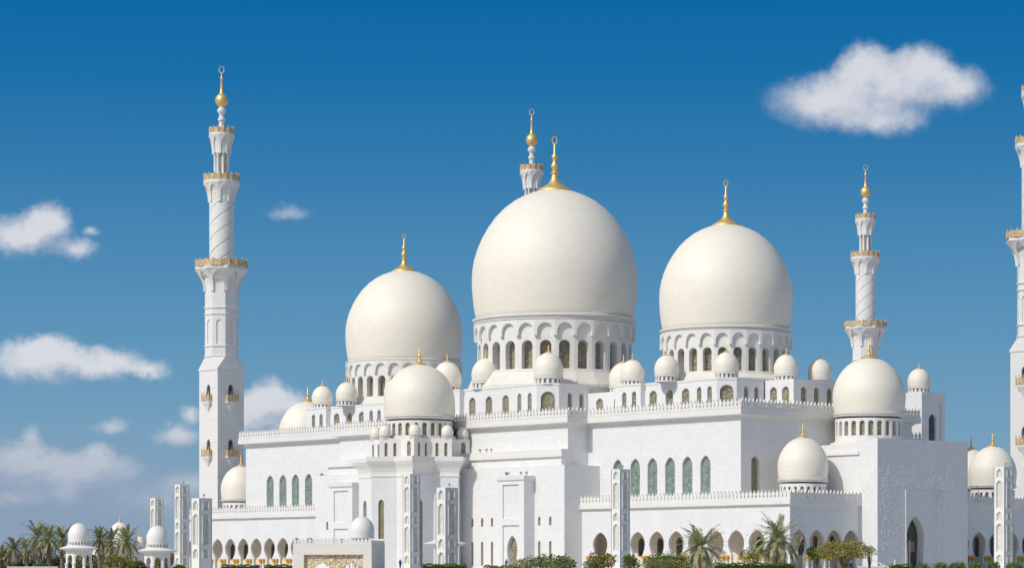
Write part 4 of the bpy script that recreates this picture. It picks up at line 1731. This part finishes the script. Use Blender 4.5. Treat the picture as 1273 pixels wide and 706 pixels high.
# far domed pavilion behind the palms
x, y = place(149, 700)
g = ground_z(y)
far = thing('domed_pavilion', 'far cream domed building partly hidden by palms at the left', 'pavilion', (x, y, g))
zr = (715 - 672) / 3500 * 700 + EYE - g
bm = bmesh.new()
for i in range(4):
    pts = [(-7, -7), (7, -7), (7, 7), (-7, 7)]
    w = Wall(pts[i], pts[(i + 1) % 4], 0, zr - 1.4)
    for s in (3, 7, 11):
        w.hole(pointed(1.8, 0, 3.6, s), 0.6, True)
    w.build(bm)
roof(bm, [(-7, -7), (7, -7), (7, 7), (-7, 7)], zr - 1.4)
box(bm, -6, 6, -6, 6, 0.1, 4.5)
obj('wall', bm, 'marble_cream', far, rz=radians(-49))
drum(far, 0, 0, 2.35, zr - 1.4, zr, 16, 0.5, zr - 1.1, zr - .2, 0.2, 'slit', None, None, 0)
dome(far, 0, 0, zr + .2, 2.55, 4.5, 0.6, 2.4, tall=False, n=40)
dome(far, 4.6, 2.2, zr - 1.2, 1.5, 2.4, 0.4, 1.0, ring=False, tall=False, n=32)


# ------------------------------------------------------------------ plants
def leaf(bm, p, d, up, l, w):
    s = d.cross(up)
    if s.length < 1e-4:
        s = Vector((1, 0, 0))
    s = s.normalized() * w
    bm.faces.new([bm.verts.new(q) for q in (p, p + d * l * .5 + s, p + d * l, p + d * l * .5 - s)])


def palm(px, z, crown_y, Rf, label, fresh='palm', dry=0.3, nf=44, seed=0, group='date palms in the garden', lean=0.0, up=88):
    rnd = random.Random(seed)
    x, y = place(px, z)
    g = ground_z(y)
    hc = (715 - crown_y) / 3500 * z + EYE - g
    t = thing('date_palm', label, 'palm', (x, y, g), rnd.uniform(0, 6), group)
    bm = bmesh.new()
    prof = []
    k = int(hc / 0.35)
    for i in range(k + 1):
        zz = hc * i / k
        r = 0.27 + 0.08 * (1 - zz / hc) + (0.07 if i % 2 else 0)
        prof.append((r, zz))
    lathe(bm, prof, 10)
    for v in bm.verts:
        v.co.x += lean * (v.co.z / hc) ** 2
    obj('trunk', bm, 'bark', t)
    bms = {'crown': bmesh.new(), 'dry_fronds': bmesh.new()}
    top = Vector((lean, 0, hc))
    for i in range(nf):
        f = (i + .5) / nf
        el = radians(up) - radians(150) * f ** (0.95 if up > 85 else 0.8)          # from upright to hanging
        az = i * 2.39996 + rnd.uniform(-.25, .25)
        L = Rf * rnd.uniform(.88, 1.12) * (0.92 if f < .1 else 1.0)
        bm = bms['dry_fronds' if f > 1 - dry else 'crown']
        hd = Vector((cos(az), sin(az), 0))
        p = top + Vector((0, 0, .15)) + hd * .15
        segs = 11
        e = el
        side = Vector((-sin(az), cos(az), 0))
        droop = radians(rnd.uniform(2.5, 6.0)) * (1.25 if f > .3 else .8)
        prev = None
        for q in range(segs):
            d = hd * cos(e) + Vector((0, 0, sin(e)))
            n = p + d * (L / segs)
            upv = side.cross(d)
            wv = side * .035
            bm.faces.new([bm.verts.new(c) for c in (p - wv, p + wv, n + wv * .8, n - wv * .8)])
            if q >= 1:
                ll = L * .24 * (1 - abs(q / segs - .4) * 0.9)
                for sgn in (-1, 1):
                    for h in (0, .5):
                        b = p + d * (L / segs) * h
                        dd = (side * sgn * rnd.uniform(.42, .62) + d * rnd.uniform(.8, 1.0) + upv * -rnd.uniform(-.25, .3) + Vector((0, 0, -.15))).normalized()
                        leaf(bm, b, dd, upv, ll * rnd.uniform(.85, 1.1), .05 if f > 1 - dry else .075)
            p = n
            e -= droop * (1 if e > -1.4 else 0)
    obj('crown', bms['crown'], fresh, t)
    obj('dry_fronds', bms['dry_fronds'], 'palm_dry', t)
    return t


def foliage(bm, lobes, n, size, rnd, shell=.45):
    """leaf-sized faces scattered through a set of ellipsoid lobes: (x,y,z,rx,ry,rz)"""
    tot = sum((l[3] * l[4] * l[5]) ** .667 for l in lobes)
    for l in lobes:
        m = int(n * (l[3] * l[4] * l[5]) ** .667 / tot)
        for k in range(m):
            a, b = rnd.uniform(0, 2 * pi), math.asin(rnd.uniform(-.9, 1))
            dirv = Vector((cos(a) * cos(b), sin(a) * cos(b), sin(b)))
            r = 1 - shell * rnd.random() ** 1.6
            r *= 1 + .16 * sin(5 * a + l[0] * 3) * cos(4 * b + l[1])
            p = Vector((l[0] + dirv.x * l[3] * r, l[1] + dirv.y * l[4] * r, l[2] + dirv.z * l[5] * r))
            d = (dirv + Vector((rnd.gauss(0, .7), rnd.gauss(0, .7), rnd.gauss(0, .6)))).normalized()
            leaf(bm, p, d, Vector((rnd.gauss(0, 1), rnd.gauss(0, 1), rnd.gauss(0, 1))), size * rnd.uniform(.7, 1.35), size * .33)


def limb(bm, p0, p1, r0, r1, n=6):
    p0, p1 = Vector(p0), Vector(p1)
    d = (p1 - p0).normalized()
    a = d.orthogonal().normalized()
    b = d.cross(a)
    r_ = [[bm.verts.new(p + (a * cos(2 * pi * i / n) + b * sin(2 * pi * i / n)) * r) for i in range(n)] for p, r in ((p0, r0), (p1, r1))]
    for i in range(n):
        j = (i + 1) % n
        bm.faces.new((r_[0][i], r_[0][j], r_[1][j], r_[1][i]))
    bm.faces.new(r_[1])


def tree(name, px, z, y_top, w_px, label, cat, mat, n=1500, size=.26, seed=0, flat=.55, nl=7, group=None, y_bot=None, shell=.5):
    """small tree or shrub: stems fanning out from the ground into leafy lobes"""
    rnd = random.Random(seed * 13 + 5)
    x, y = place(px, z)
    g = ground_z(y)
    H = (715 - y_top) / 3500 * z + EYE - g
    W_ = w_px / 3500 * z / 2
    zb = ((715 - y_bot) / 3500 * z + EYE - g) if y_bot else H * .25
    t = thing(name, label, cat, (x, y, g), 0, group)
    lobes = []
    hz = (H - zb) / 2
    for k in range(nl):
        a = 2 * pi * k / nl + rnd.uniform(-.4, .4)
        rr = W_ * rnd.uniform(.35, .68) if k else 0
        lz = zb + hz * rnd.uniform(.7, 1.25) if k else H - hz * flat
        lr = W_ * rnd.uniform(.34, .5)
        lobes.append((rr * cos(a), rr * sin(a), min(lz, H - lr * flat), lr, lr, min(lr * flat * rnd.uniform(1.0, 1.4), hz)))
    bm = bmesh.new()
    for l in lobes:
        q = (l[0] * .35 + rnd.uniform(-.1, .1), l[1] * .35, l[2] * .55)
        limb(bm, (rnd.uniform(-.1, .1), rnd.uniform(-.1, .1), 0), q, .10, .065)
        limb(bm, q, (l[0] * .9, l[1] * .9, l[2] + l[5] * .2), .065, .025)
    obj('stem', bm, 'bark', t)
    bm = bmesh.new()
    foliage(bm, lobes, n, size, rnd, shell)
    obj('crown', bm, mat, t)
    return t


def hedge(px0, px1, z, y_top, label, dome_shape=False, mat='hedge', n=1800, depth=2.2, seed=1, name='clipped_hedge'):
    rnd = random.Random(seed)
    xa, y = place(px0, z)
    xb, _ = place(px1, z)
    g = ground_z(y)
    H = (715 - y_top) / 3500 * z + EYE - g
    t = thing(name, label, 'hedge', ((xa + xb) / 2, y, g))
    hw_ = (xb - xa) / 2
    bm = bmesh.new()
    core = bmesh.new()
    if dome_shape:
        foliage(bm, [(0, 0, H * .25, hw_, depth, H * .75)] + [(rnd.uniform(-.7, .7) * hw_, rnd.uniform(-.3, .3), H * rnd.uniform(.3, .6), hw_ * .3, depth * .5, H * .36) for _ in range(7)], n, .22, rnd, .2)
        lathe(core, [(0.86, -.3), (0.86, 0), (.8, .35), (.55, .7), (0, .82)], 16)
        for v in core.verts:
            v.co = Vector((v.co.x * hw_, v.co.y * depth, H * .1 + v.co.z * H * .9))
    else:
        for k in range(n):
            f = rnd.random()
            X = rnd.uniform(-hw_, hw_)
            if f < .45:
                p = Vector((X, -depth / 2 + rnd.uniform(-.06, .1), rnd.uniform(0, H)))
                d = Vector((rnd.gauss(0, .6), -1, rnd.gauss(0, .6)))
            elif f < .9:
                p = Vector((X, rnd.uniform(-depth / 2, depth / 2), H + rnd.uniform(-.12, .08) + .07 * sin(X * 2.1) + .06 * sin(X * 5.3 + seed)))
                d = Vector((rnd.gauss(0, .6), rnd.gauss(0, .6), 1))
            else:
                p = Vector((rnd.choice((-hw_, hw_)), rnd.uniform(-depth / 2, depth / 2), rnd.uniform(0, H)))
                d = Vector((math.copysign(1, p.x), rnd.gauss(0, .6), rnd.gauss(0, .6)))
            leaf(bm, p, d.normalized(), Vector((rnd.gauss(0, 1), rnd.gauss(0, 1), rnd.gauss(0, 1))), rnd.uniform(.13, .26), .07)
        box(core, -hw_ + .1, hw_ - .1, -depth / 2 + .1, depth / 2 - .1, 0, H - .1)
    obj('light_block_core', core, 'dark_leaf', t)  # added dark solid core that stops light passing between the leaves
    obj('leaves', bm, mat, t)
    return t


# left palm grove
PG = 'date palms in the left grove'
palm(47, 520, 668, 3.6, 'tallest date palm of the left grove', 'palm_dark', seed=1, group=PG)
palm(61, 512, 671, 3.4, 'date palm with a bare thick trunk next to the tallest one', 'palm', seed=2, group=PG)
palm(77, 530, 671, 3.2, 'date palm between the grove and the first kiosk', 'palm_dark', seed=3, group=PG, dry=.4)
palm(33, 540, 683, 2.6, 'smaller palm with brownish fronds at the grove edge', 'palm_dark', seed=4, group=PG, dry=.45)
palm(17, 505, 684, 2.6, 'low palm with a slender trunk nearest the left edge', 'palm_dark', seed=5, group=PG)
palm(3, 520, 694, 2.8, 'dark palm cut by the left edge of the photo', 'palm_dark', seed=6, group=PG, dry=.15)
palm(124, 500, 671, 2.6, 'dark palm just right of the first kiosk', 'palm_dark', seed=7, group=PG, dry=.2)
palm(138, 520, 673, 3.0, 'dusty palm overlapping the far cream dome', 'palm_dark', seed=8, group=PG, dry=.35)
palm(157, 490, 674, 3.2, 'palm with grey green spread fronds before the second kiosk', 'palm', seed=9, group=PG)
palm(130, 560, 690, 2.6, 'short palm low behind the first kiosk columns', 'palm_dark', seed=19, group=PG, dry=.5)
# palms in front of the gallery
palm(872, 430, 680, 4.5, 'date palm before the gallery arches, with drooping dry skirt', 'palm', seed=10, dry=.36, nf=70, up=80)
palm(967, 430, 671, 4.9, 'fuller date palm before the corner of the gallery', 'palm', seed=11, dry=.36, nf=74, up=80)

GB = 'trees and bushes behind the palm grove'
for i, (px, z, yt, wp, mt, lb) in enumerate([
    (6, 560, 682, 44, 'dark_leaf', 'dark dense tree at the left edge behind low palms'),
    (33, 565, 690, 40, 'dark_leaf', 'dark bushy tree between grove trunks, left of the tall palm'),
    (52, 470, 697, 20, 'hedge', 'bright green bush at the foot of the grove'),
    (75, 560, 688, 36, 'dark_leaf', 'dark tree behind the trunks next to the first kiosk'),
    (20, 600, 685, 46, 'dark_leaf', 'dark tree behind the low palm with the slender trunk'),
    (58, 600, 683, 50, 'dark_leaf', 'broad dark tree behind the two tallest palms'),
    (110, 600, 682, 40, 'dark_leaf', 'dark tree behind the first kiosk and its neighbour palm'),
    (140, 600, 686, 40, 'bush', 'dull green tree below the far cream dome'),
    (98, 560, 684, 34, 'olive', 'yellow green tree seen through the first kiosk'),
    (120, 570, 688, 28, 'bush', 'green tree between first kiosk and dusty palm'),
    (152, 460, 689, 40, 'olive', 'broad olive tinted shrub below the spreading palm'),
    (172, 470, 694, 20, 'bush', 'small green shrub touching the second kiosk'),
    (197, 565, 685, 24, 'olive', 'olive tree seen through the second kiosk'),
    (210, 620, 666, 16, 'olive', 'thin olive tree behind second kiosk roof'),
    (223, 440, 700, 14, 'hedge', 'little bright bush at the foot of the slim pylon'),
]):
    tree('garden_tree' if wp > 22 else 'bush', px, z, yt, wp, lb, 'tree' if wp > 22 else 'bush', mt, n=1700, size=.42, seed=20 + i, group=GB, flat=.9, y_bot=716, nl=9)

# shrubs before the lower block
tree('shrub', 655, 420, 688, 30, 'dusty sparse shrub by the arched portal door', 'shrub', 'dusty', 480, .36, 41, .7, 8, 'loose shrubs before the lower block', 712, .8)
tree('shrub', 678, 425, 686, 40, 'loose yellowish shrub below the slit windows', 'shrub', 'bush', 650, .36, 42, .7, 8, 'loose shrubs before the lower block', 712, .8)
tree('shrub', 702, 415, 685, 34, 'dense dark green shrub at the shaded block corner', 'shrub', 'bush', 1000, .34, 43, .8, 8, 'loose shrubs before the lower block', 712)
tree('shrub', 690, 400, 696, 50, 'low pale ragged shrub in front of others near the block corner', 'shrub', 'bush', 520, .34, 44, .7, 8, 'loose shrubs before the lower block', 712, .8)
tree('small_tree', 749, 418, 679, 36, 'small tree with yellowish olive leaves under the first gallery arch', 'tree', 'olive', 1100, .34, 45, .8, 9, 'small trees before the gallery', 712)
tree('small_tree', 785, 425, 684, 28, 'grey green small tree right beside the tall gallery pylon', 'tree', 'bush', 800, .34, 46, .8, 8, 'small trees before the gallery', 712)
tree('small_tree', 738, 405, 694, 26, 'low green shrub at the foot of the yellowish tree', 'shrub', 'bush', 900, .24, 47, .8, 7, 'small trees before the gallery', 714)
tree('small_tree', 938, 440, 680, 40, 'leaning thin tree overlapping the fuller palm', 'tree', 'olive', 700, .34, 48, .6, 8, 'small trees before the gallery', 700)
tree('small_tree', 1015, 430, 677, 28, 'round crowned tree with dark core before shaded arches', 'tree', 'bush', 1500, .32, 49, .7, 8, 'small trees before the gallery', 698)
tree('flat_crowned_tree', 1050, 425, 672, 74, 'flat topped brownish tree in front of the shaded gallery', 'tree', 'olive', 3200, .32, 50, .55, 15, 'small trees before the gallery', 695)
tree('small_tree', 1081, 430, 675, 22, 'thin leaved tree against the lit side of the entrance block', 'tree', 'dusty', 420, .24, 51, .6, 7, 'small trees before the gallery', 692, .9)
hedge(798, 862, 410, 686, 'tall rounded dark green hedge mound left of the drooping palm', True, 'hedge', 3800, 2.2, 3, 'rounded_hedge')
hedge(800, 856, 398, 695, 'lower yellow green hedge mound in front of the darker one', True, 'olive', 2600, 1.8, 4, 'rounded_hedge')
hedge(888, 987, 395, 701, 'long clipped hedge below the two gallery palms', n=3400, seed=5)
hedge(525, 579, 395, 702, 'clipped hedge behind the short pylon with canopy', n=1800, seed=6)
hedge(602, 648, 400, 704, 'clipped hedge before the arched portal door', n=1600, seed=7, mat='olive')
hedge(276, 322, 420, 703, 'clipped hedge left of the gate, nearer the short pylon', n=1500, seed=8)
hedge(330, 362, 420, 703, 'clipped hedge right beside the mosaic gate', n=1200, seed=9)
hedge(1107, 1132, 420, 702.5, 'low clipped hedge by the white bollard', n=900, seed=10)
for i, (px, wpx, yt, lb) in enumerate([(1146, 18, 700, 'clipped ball bush before the dark glass door'), (1169, 20, 699, 'clipped ball bush below the blank part of the entrance block'),
                                       (1190, 22, 698.5, 'clipped ball bush near the far corner of the entrance block'), (1213, 22, 700.5, 'flattish clipped bush before the first courtyard arch'),
                                       (1235, 16, 698, 'small round clipped bush at the foot of the courtyard pylon'), (1262, 24, 698.5, 'large clipped bush nearest the right edge')]):
    h = hedge(px - wpx / 2, px + wpx / 2, 408 + i, yt, lb, True, 'hedge', 1200, 1.2, 60 + i, 'clipped_ball_bush')
    h['group'] = 'clipped ball bushes before the entrance block'
    h['category'] = 'bush'

# ------------------------------------------------------------------ small street furniture
x, y = place(1112.5, 440)
bo = thing('bollard_light', 'slim white bollard light before the shaded entrance block', 'bollard', (x, y, ground_z(y)))
hb = (715 - 695) / 3500 * 440 + EYE - ground_z(y)
bm = bmesh.new()
lathe(bm, [(0.13, 0), (0.13, .1), (0.09, .15), (0.09, hb - .3)], 12)
obj('post', bm, 'white_paint', bo, smooth=40)
bm = bmesh.new()
lathe(bm, [(0.11, hb - .3), (0.12, hb - .05), (0, hb)], 12)
obj('lamp_head', bm, 'white_paint', bo)

x, y = place(1095, 470)
g = ground_z(y)
ra = thing('stair_handrail', 'white sloping handrail beside the entrance block steps', 'handrail', (x, y, g))
za = (715 - 694) / 3500 * 470 + EYE - g
zb_ = (715 - 705) / 3500 * 470 + EYE - g
bm = bmesh.new()
limb(bm, (-1.6, 0, za), (1.3, 0, zb_), .09, .09, 8)
obj('rail', bm, 'white_paint', ra)
for xx in (-1.5, 0, 1.2):
    bm = bmesh.new()
    lathe(bm, [(0.06, 0), (0.06, za + (zb_ - za) * (xx + 1.6) / 2.9)], 8, xx, 0)
    obj('post', bm, 'white_paint', ra)
x, y = place(1083, 470)
lw = thing('low_wall', 'low pale wall below the thin leaved tree by the entrance block', 'wall', (x, y, ground_z(y)))
hl = (715 - 704) / 3500 * 470 + EYE - ground_z(y)
bm = bmesh.new()
box(bm, -2.2, 2.2, -.2, .2, 0, hl)
obj('masonry', bm, 'marble_cream', lw)
bm = bmesh.new()
box(bm, -2.3, 2.3, -.28, .28, hl, hl + .12)
obj('coping', bm, 'marble_plain', lw)
x, y = place(60, 450)
lw = thing('low_wall', 'long low pinkish garden wall at the foot of the palm grove', 'wall', (x, y, ground_z(y)))
hl = (715 - 704.5) / 3500 * 450 + EYE - ground_z(y)
bm = bmesh.new()
box(bm, -6.5, 1.5, -.2, .2, 0, hl)
obj('masonry', bm, 'marble_cream', lw)
bm = bmesh.new()
box(bm, -6.6, 1.6, -.27, .27, hl, hl + .1)
obj('coping', bm, 'marble_plain', lw)


# ------------------------------------------------------------------ people
def skin_mesh(name, verts, edges, radii, mat, parent, root=0):
    me = bpy.data.meshes.new(name)
    me.from_pydata(verts, edges, [])
    o = link_mesh(name, me, mat, parent)
    md = o.modifiers.new('skin', 'SKIN')
    md.use_smooth_shade = True
    for i, r in enumerate(radii):
        me.skin_vertices[0].data[i].radius = (r, r) if not isinstance(r, tuple) else r
    me.skin_vertices[0].data[root].use_root = True
    s = o.modifiers.new('subdivision', 'SUBSURF')
    s.levels = s.render_levels = 1
    return o


def person(px, z, label, shirt, trousers, cap, stride=.1, turn=0.0):
    x, y = place(px, z)
    t = thing('person', label, 'person', (x, y, ground_z(y) + .03), turn)
    hip, kn = .92, .50
    V = [(0, 0, .98), (0, 0, 1.15), (0, 0, 1.38), (0, 0, 1.50), (0, -.02, 1.62), (0, 0, 1.72),
         (-.1, 0, hip), (-.11, -stride, kn), (-.11, -stride * 1.4, .08), (-.11, -stride * 1.4 - .14, .05),
         (.1, 0, hip), (.11, stride, kn), (.11, stride * 1.8, .08), (.11, stride * 1.8 - .14, .05),
         (-.20, 0, 1.42), (-.25, .03, 1.14), (-.24, -.10, .90), (-.24, -.14, .82),
         (.20, 0, 1.42), (.25, .03, 1.14), (.24, -.10, .90), (.24, -.14, .82)]
    E_ = [(0, 1), (1, 2), (2, 3), (3, 4), (4, 5), (0, 6), (6, 7), (7, 8), (8, 9), (0, 10), (10, 11), (11, 12), (12, 13), (2, 14), (14, 15), (15, 16), (16, 17), (2, 18), (18, 19), (19, 20), (20, 21)]
    Rr = [.13, .12, .13, .06, .10, .09, .09, .065, .045, .04, .09, .065, .045, .04, .06, .045, .035, .035, .06, .045, .035, .035]
    skin_mesh('body', V, E_, Rr, 'skin', t)
    skin_mesh('shirt', [V[0], V[1], V[2], (0, 0, 1.46), V[14], V[15], (-.245, -.06, .98), V[18], V[19], (.245, -.06, .98)],
              [(0, 1), (1, 2), (2, 3), (2, 4), (4, 5), (5, 6), (2, 7), (7, 8), (8, 9)], [.165, .155, .165, .09, .085, .07, .06, .085, .07, .06], shirt, t)
    skin_mesh('trousers', [(0, 0, .96), V[6], V[7], (V[8][0], V[8][1], .12), V[10], V[11], (V[12][0], V[12][1], .12)],
              [(0, 1), (1, 2), (2, 3), (0, 4), (4, 5), (5, 6)], [.15, .12, .095, .08, .12, .095, .08], trousers, t)
    bm = bmesh.new()
    lathe(bm, [(.125, 1.69), (.135, 1.74), (.11, 1.82), (0, 1.85)], 14, 0, -.01)
    for sx in (-.05, .05, .05, -.05):
        pass
    box(bm, -.08, .08, -.24, -.12, 1.695, 1.71)
    obj('cap', bm, cap, t, smooth=50)
    return t


person(497.5, 508, 'person in a blue shirt and dark trousers with pale cap by the tall slit window', 'blue', 'navy', 'white_cloth', .12, .4)
person(629.5, 505, 'person in blue work clothes and white cap near the arched portal door', 'blue', 'blue', 'white_cloth', .02, -.6)
person(1058, 505, 'person in pale blue shirt under the flat topped tree before the shaded arches', 'pale_blue', 'navy', 'navy', .08, .2)

SC.render.engine = 'CYCLES'
SC.cycles.max_bounces = 6
SC.cycles.use_denoising = True
